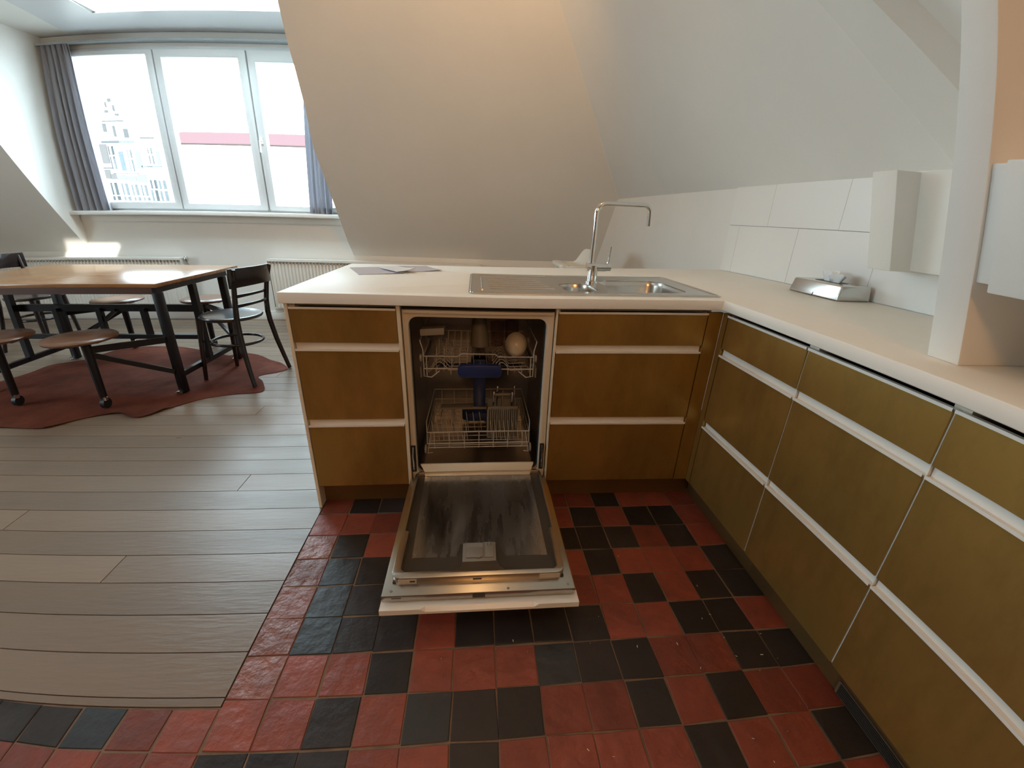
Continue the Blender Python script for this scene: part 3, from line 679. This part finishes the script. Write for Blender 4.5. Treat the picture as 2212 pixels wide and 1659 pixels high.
for xs in (-1.2235, -.6735):
    sp = MB(); sp.tube([(xs, .004, .292), (xs - .002 * (1 if xs < -.9 else -1), -.002, .25), (xs, -.006, .185)], .0028, 8); sp.build('hinge_spring', STEELP, dw)
    sp = MB(); sp.box((xs - .009, .0045, .17), (xs + .009, .0115, .295)); sp.build('hinge_slot', GAPB, dw)
# door, folded down to the horizontal
door = MB(); door.box((-1.2395, -.592, .119), (-.6535, -.004, .142)); dob = door.build('door', STEELD, dw, bevel=.002)
fp = MB()                                           # decorative front, seen from its white handle edge
sec = lambda x, ch: [(x, -.574, .093), (x, -.617, .093), (x, -.617, .093 + .019 - ch * .011), (x, -.617 + ch * .010, .093 + .019), (x, -.574, .093 + .019)]
xs_ = [(-1.2435, 0), (-1.126, 0), (-1.110, 1), (-.782, 1), (-.768, 0), (-.6435, 0)]
fp.ring([sec(x, max(ch, .02)) for x, ch in xs_], 0, True, (True, True)); fp.build('handle_rail', HANDLEW, dob, smooth=20)
fp = MB(); fp.box((-1.2435, -.574, .093), (-.6435, -.03, .112)); fp.build('front_panel', BRASS, dob)
sp = MB(); sp.box((-1.235, -.574, .112), (-.658, -.03, .1192)); sp.build('spacer', GREYP, dob)
ln = MB(); outer = rrect(-1.2165, -.553, -.6775, .010, .03, 6)
pan = [(-1.205, -.002), (-1.205, -.347), (-1.192, -.351), (-1.192, -.515), (-1.180, -.5275), (-1.0255, -.5275), (-1.0085, -.515), (-1.006, -.497), (-.889, -.497), (-.886, -.515), (-.868, -.5335), (-.712, -.5360), (-.700, -.525), (-.700, -.358), (-.687, -.352), (-.687, -.004)]
ln.prism([outer, list(reversed(pan))], XY, .1415, .168); ln.build('liner', STEELD, dob, bevel=.003)
pd = MB(); pd.prism([[(-1.213, -.548), (-.681, -.548), (-.681, .006), (-1.213, .006)]], XY, .1422, .148); pd.build('pan', DDARK, dob)
wp = MB(); wp.prism([[(-1.168, -.456), (-1.0225, -.456), (-1.0155, -.425), (-1.012, -.402), (-.882, -.402), (-.878, -.428), (-.863, -.459), (-.720, -.463), (-.722, -.004), (-1.1785, -.004)]], XY, .1482, .1500); wp.build('wet_panel', DWET, dob)
lp = MB(); lp.hexa([(-1.1705, -.006, .1505), (-.7250, -.012, .1505), (-.7250, -.008, .1505), (-1.1705, -.002, .1505)], [(-1.200, .020, .195), (-.7045, .016, .195), (-.7045, .024, .195), (-1.200, .028, .195)]); lp.build('lip', DLIP, dob, bevel=.002)
ds = MB(); ds.box((-1.003, -.492, .1485), (-.892, -.405, .1585)); dso = ds.build('dispenser', DISP, dob, bevel=.003)
q = MB(); q.box((-.992, -.475, .1587), (-.936, -.432, .1635)); q.build('flap', DISP, dso, bevel=.002)
q = MB(); q.box((-.992, -.430, .1586), (-.936, -.412, .1600)); q.build('detergent_cup', GREYP, dso)
q = MB(); q.box((-.930, -.475, .1587), (-.900, -.408, .1615)); q.build('rinse_lid', DISP, dso, bevel=.0015)
for xx in (-.921, -.909):
    q = MB(); q.box((xx, -.425, .1616), (xx + .0018, -.411, .1622)); q.build('slit', INK, dso)
q = MB(); q.box((-.957, -.478, .1588), (-.945, -.468, .1645)); q.build('catch', GREYP, dso)
q = MB(); q.box((-.969, -.5935, .1225), (-.931, -.5915, .1400)); q.build('display', INK, dob)
q = MB(); q.box((-1.2100, -.5925, .1300), (-1.1820, -.5915, .1330)); q.build('maker_mark', INK, dob)
q = MB(); q.box((-1.1960, -.5542, .1475), (-1.1400, -.5526, .1635)); lo_ = q.build('rating_label', LABEL, dob)
q = MB(); q.box((-1.1600, -.5550, .1525), (-1.1440, -.5541, .1590)); q.build('print', INK, lo_)
q = MB(); q.box((-.9680, -.5542, .1520), (-.9410, -.5526, .1565)); q.build('latch_slot', INK, dob)
q = MB(); q.box((-.7600, -.5542, .1475), (-.6950, -.5526, .1640)); q.build('side_label', LABEL, dob)
for xx, yy in ((-1.2130, -.575), (-.6720, -.575), (-.860, -.582)):
    q = MB(); q.lathe([(.0045, 0), (.004, .0015), (.001, .0016)], (xx, yy, .1420), 12); q.build('screw', GREYP, dob)
# racks
def wire(mb, pts, r=.0021, closed=False): mb.tube(pts, r, 6, closed=closed)
ur = MB(); xl, xr_, yf_, yb_ = -1.172, -.722, .062, .47
for z in (.676, .623): wire(ur, [(xl, yf_, z), (xl, yb_, z), (xr_, yb_, z), (xr_, yf_, z)], closed=False)
wire(ur, [(xl, yf_, .676), (-1.036, yf_, .676), (-1.020, yf_ - .002, .688), (-.885, yf_ - .002, .688), (-.870, yf_, .676), (xr_, yf_, .676)], .0026)
wire(ur, [(xl, yf_, .623), (xr_, yf_, .623)], .0026)
for x0_, s in ((xl, 1), (xr_, -1)):
    wire(ur, [(x0_ - .012 * s, yf_ + .02, .735), (x0_, yf_ + .005, .700), (x0_, yf_, .590), (x0_ + .03 * s, yf_, .586), (x0_ + .062 * s, yf_ + .005, .612)], .0024)
    wire(ur, [(x0_ + .012 * s, yf_, .676), (x0_ + .012 * s, yf_, .588)], .0022)
    wire(ur, [(x0_ - .012 * s, yf_ + .02, .735), (x0_ - .010 * s, yb_, .735)], .0024)
for k in range(15):                                     # waved base wires running front to back
    x = xl + .018 + (xr_ - xl - .036) * k / 14
    pts = [(x, yf_, .623)]
    for j in range(13):
        u = j / 12; pts.append((x + .004 * math.sin(5 * u), yf_ + .01 + (yb_ - yf_ - .02) * u, .594 + .022 * max(0, math.sin(2 * PI * 2 * u + (0 if k % 2 else .4)))))
    pts.append((x, yb_, .676)); wire(ur, pts, .0018)
for k in range(9):
    yy = yf_ + .03 + .045 * k
    for xa, xb in ((-1.150, -1.000), (-.890, -.745)):
        pts = []
        for j in range(17):
            u = j / 16; pts.append((xa + (xb - xa) * u, yy, .602 + .038 * max(0, math.sin(PI * 2 * u)) ** 1.2 + .008 * u))
        wire(ur, pts, .0019)
    if k % 3 == 1:
        for j in range(5):
            xx = -1.13 + .032 * j; wire(ur, [(xx, yy, .600), (xx + .004, yy + .004, .690)], .0018)
uo = ur.build('upper_rack', WIRE, dw, smooth=60)
q = MB(); q.prism([rrect(-1.036, .596, -.857, .648, .022, 6)], XZ, .030, .056); q.build('rack_handle', NAVY, uo, bevel=.006)
q = MB(); q.hexa([(-1.186, .118, .742), (-1.090, .118, .750), (-1.090, .23, .760), (-1.186, .23, .752)], [(-1.186, .112, .772), (-1.090, .112, .780), (-1.090, .23, .768), (-1.186, .23, .760)]); q.build('cup_shelf', GREYL, uo, bevel=.003)
for s, x in ((1, xl - .016), (-1, xr_ + .016)):
    for yy in (.12, .40):
        q = MB(); q.tube([(x - .004, yy, .650), (x + .004, yy, .650)], .017, 14); q.build('rack_wheel', GREYL, uo)
for x in (xl - .014, xr_ + .014):
    q = MB(); q.bar((x, .08, .600), (x, .47, .600), .006, .045); q.build('adjuster_rail', GREYP, uo)
lr = MB(); xl, xr_, yf_, yb_ = -1.172, -.725, .062, .47
for z, r in ((.328, .0028), (.272, .0028), (.252, .0022)): wire(lr, [(xl, yf_, z), (xr_, yf_, z)], r)
for z in (.328, .272): wire(lr, [(xl, yf_, z), (xl - .006, yf_ + .04, z + .03), (xl - .006, yb_, z + .03), (xr_ + .006, yb_, z + .03), (xr_ + .006, yf_ + .04, z + .03), (xr_, yf_, z)], .0024)
for k in range(7):
    x = xl + .03 + (xr_ - xl - .06) * k / 6; wire(lr, [(x, yf_, .330), (x, yf_, .250), (x, yf_ + .01, .240), (x, yb_, .240), (x, yb_, .350)], .0020)
for x0_, s in ((xl, 1), (xr_, -1)): wire(lr, [(x0_ + .016 * s, yf_, .328), (x0_, yf_, .225), (x0_ + .02 * s, yf_ + .01, .222)], .0022)
for k in range(10):
    yy = yf_ + .035 + .042 * k; wire(lr, [(xl, yy, .300), (xl + .004, yy, .242), (xr_ - .004, yy, .242), (xr_, yy, .300)], .0019)
for row, (ya, xa, xb, nn) in enumerate(((.14, -1.150, -1.000, 8), (.30, -1.150, -1.000, 9), (.13, -.885, -.745, 8), (.22, -1.06, -.935, 5))):
    for j in range(nn):
        xx = xa + (xb - xa) * j / (nn - 1); wire(lr, [(xx, ya, .243), (xx - .012, ya + .012, .340)], .0019)
lo2 = lr.build('lower_rack', WIRE, dw, smooth=60)
for x in (xl - .012, xr_ + .012):
    for yy in (.10, .40):
        q = MB(); q.tube([(x - .004, yy, .225), (x + .004, yy, .225)], .020, 14); q.build('rack_wheel', GREYL, lo2)
q = MB(); q.box((-.975, .255, .290), (-.918, .300, .600)); q.prism([rrect(-.985, .247, -.908, .31, .02, 4)], XY, .575, .60); q.build('water_column', NAVY, dw, bevel=.005)
q = MB(); q.prism([rrect(-1.03, .243, -.86, .32, .035, 5)], XY, .285, .325); q.build('lower_hub', NAVY, dw, bevel=.006)
q = MB(); q.bar((-1.13, .27, .352), (-.80, .27, .352), .05, .012); q.build('spray_arm', GREYP, dw, bevel=.004)
q = MB(); q.bar((-1.15, .27, .568), (-.75, .27, .568), .045, .012); q.build('spray_arm', NAVY, dw, bevel=.004)
q = MB(); q.lathe([(.044, 0), (.040, .05), (.030, .12), (.028, .16)], (-.945, .30, .655), 20); q.build('top_spray_head', GREYP, dw)
# things in the racks
t = thing('cutlery_basket', (-.84, .19, .246), 'grey slatted cutlery basket in the lower dishwasher rack', 'basket')
q = MB()
for k in range(15):
    xx = -.908 + .0098 * k; q.box((xx, .148, .250), (xx + .0045, .151, .400))
q.box((-.912, .147, .246), (-.766, .235, .252)); q.box((-.912, .147, .395), (-.766, .152, .408)); q.box((-.912, .230, .246), (-.766, .235, .408)); q.box((-.912, .147, .246), (-.908, .235, .408)); q.box((-.770, .147, .246), (-.766, .235, .408)); q.build('body', GREYP, t)
q = MB(); q.tube([(-.84, .19, .40), (-.84, .19, .45)], .004, 8); q.tube([(-.875, .19, .45), (-.805, .19, .45)], .006, 8); q.tube([(-.84, .19, .252), (-.84, .19, .40)], .004, 8); q.build('handle', GREYP, t)
for k, (xx, yy, hh) in enumerate(((-.885, .17, .455), (-.868, .20, .47), (-.800, .17, .452), (-.787, .205, .468))):
    q = MB(); q.tube([(xx, yy, .254), (xx + .004, yy + .005, hh)], [.003, .0036], 8); q.lathe([(.002, 0), (.0055, .006), (.0055, .014), (.002, .02)], (xx + .004, yy + .005, hh - .004), 10)
    tag(q.build('cutlery_piece', STEELP), 'steel cutlery handle sticking up from the grey cutlery basket', 'cutlery', 'cutlery in the dishwasher basket')
q = MB(); q.ring([[(-.785 + r * math.cos(2 * PI * j / 28) * .9, .195 + z_ + .12 * r * math.sin(2 * PI * j / 28), .690 + r * math.sin(2 * PI * j / 28)) for j in range(28)] for r, z_ in ((.003, -.052), (.022, -.050), (.038, -.040), (.050, -.020), (.055, .0), (.053, .001), (.047, -.020), (.034, -.036), (.018, -.045), (.003, -.047))], 0, True, (True, True))
tag(q.build('bowl', CERAMIC, smooth=70), 'white bowl tipped on its side at the right of the upper dishwasher rack', 'bowl')
for k, (xx, yy) in enumerate(((-.862, .33), (-.792, .36))):
    q = MB(); q.lathe([(.030, .0), (.0335, .10), (.0335, .112), (.012, .113), (.012, .109), (.031, .107), (.028, .0)], (xx, yy, .648), 24, cap=(False, True))
    tag(q.build('drinking_glass', GLASSC, smooth=50), ('clear drinking glass upside down beside the top spray head', 'clear drinking glass upside down behind the white bowl')[k], 'glass')

# ------------------------------------------------------------------ dining table with swing-out stools, chairs, hide rug
t = thing('dining_table', (-3.7, 1.65, 0), 'long wooden dining table on a black iron frame with swing-out round stools', 'table')
q = MB(); q.box((-4.53, 1.235, .722), (-2.955, 2.215, .747)); q.build('table_top', TABLEW, t, bevel=.004)
q = MB(); q.box((-4.50, 1.238, .682), (-2.985, 1.262, .7218)); q.build('apron', APRONW, t)
q = MB(); q.box((-2.984, 1.238, .690), (-2.958, 2.19, .7218)); q.box((-4.52, 1.238, .690), (-4.50, 2.19, .7218)); q.box((-4.50, 2.165, .690), (-2.985, 2.19, .7218)); q.build('top_rail', IRON, t)
for x, yy in ((-2.972, 1.262), (-2.972, 1.985), (-4.315, 1.262), (-4.315, 1.985)):
    q = MB(); q.box((x - .022, yy - .024, .006), (x + .022, yy + .024, .6898)); lg = q.build('leg', IRON, t, bevel=.003)
    f = MB(); f.lathe([(.024, 0), (.024, .008), (.016, .012)], (x - .02, yy - .02, .0062), 14); f.build('foot', STEELP, lg)
for x in (-2.972, -4.315):
    q = MB(); q.bar((x, 1.61, .13), (x, 1.61, .69), .04, .04); q.build('middle_post', IRON, t)
    q = MB(); q.bar((x, 1.286, .130), (x, 1.961, .130), .03, .035); q.build('end_rail', IRON, t)
q = MB(); q.bar((-4.315, 1.66, .505), (-2.972, 1.66, .505), .03, .05); q.build('long_rail', IRON, t)
q = MB(); q.bar((-4.315, 1.62, .30), (-2.972, 1.62, .30), .03, .032); q.build('long_rail', IRON, t)
for x in (-4.02, -3.70, -3.38):
    q = MB(); q.bar((x, 1.64, .28), (x, 1.64, .505), .035, .035); q.build('strut', IRON, t)
q = MB(); q.bar((-3.80, 1.64, .335), (-3.58, 1.64, .49), .022, .022); q.build('strut', IRON, t)
def stool(cx, cy, px, py, hx_, hy_, legtype):
    s = MB(); s.lathe([(.10, -.020), (.165, -.020), (.188, -.013), (.192, -.003), (.186, .004), (.10, .006), (.01, .004)], (cx, cy, .450), 40); so = s.build('swing_stool', SEATW, t, smooth=50)
    k = MB(); k.bar((cx - .12, cy, .423), (cx + .12, cy, .423), .05, .014); k.bar((cx, cy - .12, .421), (cx, cy + .12, .421), .05, .014); k.build('seat_bracket', IRON, so)
    k = MB(); k.tube([(px, py, .418), (px, py, .075)], [.026, .021], 12); k.build('stool_leg', IRON, so)
    k = MB(); k.tube([(px - .014, py, .038), (px + .014, py, .038)], .032, 16); k.build('caster', RUBB, so)
    k = MB(); k.lathe([(.014, 0), (.014, .02), (.006, .024)], (px + .018, py - .012, .062), 12); k.build('axle_cap', STEELP, so)
    k = MB(); k.bar((px, py, .385), (hx_, hy_, .385), .022, .038); k.build('swing_arm', IRON, so)
    k = MB(); k.bar((px, py, .360), (hx_, hy_, .165), .020, .030); k.build('brace', IRON, so)
stool(-3.38, 1.075, -3.30, 1.010, -2.985, 1.240, 0)
stool(-3.93, 1.085, -3.905, 1.045, -4.300, 1.240, 0)
stool(-4.05, 2.255, -4.03, 2.27, -4.300, 2.010, 0)
stool(-3.33, 2.305, -3.36, 2.32, -2.985, 2.010, 0)

def chair(loc, rz, label):
    t = thing('bentwood_chair', loc, label, 'chair', rz=rz); bl = dict(parent=t, local=True)
    s = MB(); s.lathe([(.02, -.022), (.185, -.022), (.198, -.016), (.203, -.004), (.199, .004), (.186, .006), (.175, .002), (.02, -.002)], (0, 0, .470), 44); s.build('seat', SEATG, smooth=50, **bl)
    for sy in (-1, 1):
        p = MB(); pts = []
        for z, x, yy in ((0, .235, .205), (.10, .215, .196), (.25, .188, .180), (.40, .172, .166), (.47, .170, .162), (.56, .178, .160), (.68, .200, .165), (.80, .232, .178), (.815, .236, .180)):
            pts.append((x, sy * yy, z))
        p.tube(pts, [.015, .016, .0175, .0185, .019, .018, .0165, .015, .012], 10); p.build('rear_leg', CHAIRW, smooth=60, **bl)
        p = MB(); p.tube([(-.19, sy * .160, 0), (-.165, sy * .150, .25), (-.145, sy * .140, .452)], [.0135, .017, .021], 10); p.build('front_leg', CHAIRW, smooth=60, **bl)
    def curved(z0, z1, th, wid, bow, x0):
        m = MB(); rr = []
        for j in range(21):
            u = -1 + 2 * j / 20; x = x0 + bow * (1 - u * u); yy = wid * u
            dz = -.010 * u * u
            rr.append([(x - th / 2, yy, z0 + dz), (x + th / 2, yy, z0 + dz), (x + th / 2 + .006, yy, z1 + dz * .3), (x - th / 2 + .006, yy, z1 + dz * .3)])
        m.ring(rr, 0, True, (True, True)); return m
    curved(.700, .822, .016, .208, .055, .205).build('top_rail', CHAIRW, bevel=.004, smooth=50, **bl)
    for z in (.560, .625): curved(z, z + .020, .012, .163, .045, .176).build('back_slat', CHAIRW, bevel=.003, smooth=50, **bl)
    r = MB(); r.tube([(.005 + .172 * math.cos(2 * PI * j / 36), .160 * math.sin(2 * PI * j / 36), .275) for j in range(36)], .0105, 8, closed=True); r.build('stretcher_ring', CHAIRW, smooth=60, **bl)
    return t
c1 = chair((-2.735, 1.60, .0068), math.radians(-11), 'dark bentwood chair with a slatted back at the right end of the dining table')
c2 = copy_tree(c1); c2.location = (-4.86, 2.33, 0.0); c2.rotation_euler = (0, 0, math.radians(175)); c2['label'] = 'dark bentwood chair at the far left end of the dining table, mostly hidden'

rug_pts = [(-4.45, .80), (-4.10, .70), (-3.74, .735), (-3.5, .725), (-3.42, .755), (-3.33, .86), (-3.18, .92), (-3.06, .87), (-2.97, .885), (-2.9, 1.01), (-2.78, 1.15), (-2.62, 1.225), (-2.455, 1.27), (-2.54, 1.46), (-2.62, 1.57), (-2.51, 1.66), (-2.475, 1.74), (-2.58, 1.87), (-2.7, 1.95), (-2.86, 2.08), (-3.03, 2.14), (-3.09, 2.06), (-3.5, 2.25), (-3.74, 2.32), (-4.08, 2.29), (-4.17, 2.16), (-4.20, 1.97), (-4.30, 1.88), (-4.39, 1.80), (-4.40, 1.64), (-4.46, 1.46), (-4.62, 1.2), (-4.60, .95)]
def smooth_loop(P, n=5):
    out = []
    for i in range(len(P)):
        p0, p1, p2, p3 = [Vector(P[(i + k) % len(P)]) for k in (-1, 0, 1, 2)]
        for j in range(n):
            t_ = j / n; out.append(0.5 * ((2 * p1) + (p2 - p0) * t_ + (2 * p0 - 5 * p1 + 4 * p2 - p3) * t_ ** 2 + (3 * p1 - p0 - 3 * p2 + p3) * t_ ** 3))
    return out
L = smooth_loop(rug_pts); cen = Vector((-3.5, 1.5)); q = MB(); rnd = random.Random(11); nL = len(L)
ph = [rnd.uniform(0, 6) for _ in range(6)]
def curl(i, s):
    a = i / nL * 2 * PI; c_ = .5 + .5 * math.sin(9 * a + ph[0]) * math.sin(4 * a + ph[1]); p = L[i]; return max(0, s - .93) / .07 * (.016 if p.y < 1.0 else .001) * c_
rings = []
for s in (0.02, .25, .5, .7, .85, .93, .97, 1.0):
    rings.append([(cen.x + (p.x - cen.x) * s, cen.y + (p.y - cen.y) * s, 0.0038 + .0010 * math.sin(14 * p.x * s) * math.sin(11 * p.y * s) + curl(i, s)) for i, p in enumerate(L)])
bot = [[(cen.x + (p.x - cen.x) * s, cen.y + (p.y - cen.y) * s, .0008 + curl(i, s)) for i, p in enumerate(L)] for s in (1.0, .97, .93, .5, .02)]
q.ring(rings + bot, 0, True, (True, True))
tag(q.build('cowhide_rug', [HIDE], org=(-3.5, 1.5, 0), smooth=60), 'reddish brown hide rug with a wavy edge under the dining table', 'rug')

# white plastic chair behind the island, only its arm and back show above the worktop
t = thing('plastic_chair', (-.04, 2.15, 0), 'white plastic shell chair behind the tap, only its arm and back showing', 'chair')
q = MB(); rr = []
for j in range(33):
    a = math.radians(-118 + 236 * j / 32); cx, cy = math.cos(a), math.sin(a)
    u = min(1, max(0, (-.13 + .18 * cx + .055) / .085)); hgt = .842 + .118 * u * u * (3 - 2 * u)
    rr.append([(-.13 + .14 * cx, 2.15 + .19 * cy, .50), (-.13 + .16 * cx, 2.15 + .22 * cy, .66), (-.13 + .175 * cx, 2.15 + .235 * cy, hgt), (-.13 + .190 * cx, 2.15 + .250 * cy, hgt - .006), (-.13 + .172 * cx, 2.15 + .235 * cy, .66), (-.13 + .150 * cx, 2.15 + .205 * cy, .49)])
q.ring(rr, 0, True, (True, True)); q.build('back_shell', PLASTW, t, smooth=60)
q = MB(); q.prism([rrect(-.33, 1.95, .02, 2.35, .10, 6)], XY, .485, .505); q.build('seat', PLASTW, t, bevel=.006)
q = MB(); q.prism([rrect(-.262, 1.94, -.175, 2.36, .04, 6)], XY, .825, .850); q.build('tray', PLASTW, t, bevel=.008)
for sx in (-1, 1):
    for sy in (-1, 1):
        q = MB(); q.tube([(-.15 + sx * .13, 2.15 + sy * .15, .486), (-.15 + sx * .22, 2.15 + sy * .23, 0)], [.019, .014], 10); q.build('leg', PLASTW, t)

# ------------------------------------------------------------------ outside: houses across the street
YO = 20.0
t = thing('gabled_house', (-16.4, YO, -9), 'tall pale stepped-gable house across the street, seen through the left window light', 'house')
gable = [(-18.3, -9), (-14.93, -9), (-14.93, 4.02), (-15.93, 4.02), (-15.93, 4.10), (-16.08, 4.10), (-16.08, 4.55), (-16.28, 4.55), (-16.28, 4.95), (-16.42, 4.95), (-16.42, 5.30), (-16.55, 5.30), (-16.55, 5.66), (-16.86, 5.66), (-16.86, 5.25), (-17.0, 5.25), (-17.0, 4.85), (-17.2, 4.85), (-17.2, 4.40), (-17.4, 4.40), (-17.4, 3.98), (-17.75, 3.98), (-17.75, 3.2), (-18.3, 3.2)]
q = MB(); q.prism([gable], XZ, YO, YO + 1.2); q.build('wall', FACADE, t)
for lst, m, nm in (([(-17.46, 1.7, -17.17, 2.22), (-16.97, 1.69, -16.69, 2.19), (-16.53, 1.68, -16.26, 2.15), (-16.11, 1.66, -15.85, 2.12), (-17.48, 1.47, -17.15, 1.65), (-16.98, 1.46, -16.68, 1.63), (-16.52, 1.45, -16.24, 1.61), (-16.1, 1.46, -15.82, 1.61), (-15.65, 1.97, -15.35, 2.34), (-15.27, 1.95, -14.96, 2.32), (-15.7, 1.44, -15.4, 1.91), (-15.3, 1.44, -14.97, 1.88), (-17.18, 3.36, -16.95, 3.72), (-17.18, 2.78, -16.97, 3.3), (-16.37, 3.23, -16.18, 3.56), (-16.38, 2.69, -16.19, 3.18), (-15.44, 3.4, -15.26, 3.64), (-15.44, 2.98, -15.25, 3.34)], FWIN, 'window'),
                   ([(-17.58, 2.38, -17.33, 2.76), (-17.34, 2.36, -17.07, 2.58), (-17.06, 2.32, -16.64, 2.53), (-16.59, 2.28, -16.21, 2.49), (-16.17, 2.21, -15.75, 2.56), (-17.55, 3.01, -17.23, 3.8), (-16.04, 2.8, -15.81, 3.48), (-15.11, 2.94, -14.97, 3.51)], BRICKP, 'brick_panel'),
                   ([(-17.41, 3.83, -15.95, 3.93), (-15.86, 2.85, -14.96, 2.92), (-17.17, 4.68, -16.24, 4.73), (-17.6, 2.79, -17.18, 2.85), (-17.2, 2.58, -16.06, 2.63), (-17.2, 4.28, -17.05, 4.61), (-16.77, 4.09, -16.67, 4.52), (-16.32, 4.04, -16.13, 4.4), (-16.74, 5.45, -16.6, 5.58), (-16.89, 5.25, -16.83, 5.44), (-16.58, 5.09, -16.5, 5.32), (-16.96, 5.03, -16.81, 5.13), (-16.54, 4.91, -16.38, 4.99), (-15.66, 4.01, -15.06, 4.06)], BRICKL, 'moulding'),
                   ([(-16.76, 2.71, -16.57, 3.5)], FBLUE, 'niche')):
    for x0, z0, x1, z1 in lst:
        q = MB(); q.box((x0, YO - .04, z0), (x1, YO + .02, z1))
        if nm == 'window':
            xm = (x0 + x1) / 2; q.box((xm - .035, YO - .055, z0 - .02), (xm + .035, YO - .03, z1), 1)
        q.build(nm, [m, FACADE], t)
t = thing('terraced_house', (-11, 21.5, -9), 'long white house with a pink tiled roof across the street', 'house')
q = MB(); q.box((-15.9, 21.5, -9), (-4, 26, 3.98)); q.build('wall', FACADE, t)
q = MB(); q.prism([[(21.35, 3.99), (23.5, 4.80), (25.6, 3.99)]], YZ, -15.9, -4); q.build('roof', ROOFP, t)
q = MB(); q.tube([(-15.9, 21.30, 3.98), (-4, 21.30, 3.98)], .035, 8); q.build('gutter', GUTTER, t)
g = MB(); g.box((-60, 4.2, -9.3), (30, 60, -9.0)); struct(g, 'street', STREET, 'street far below the window')
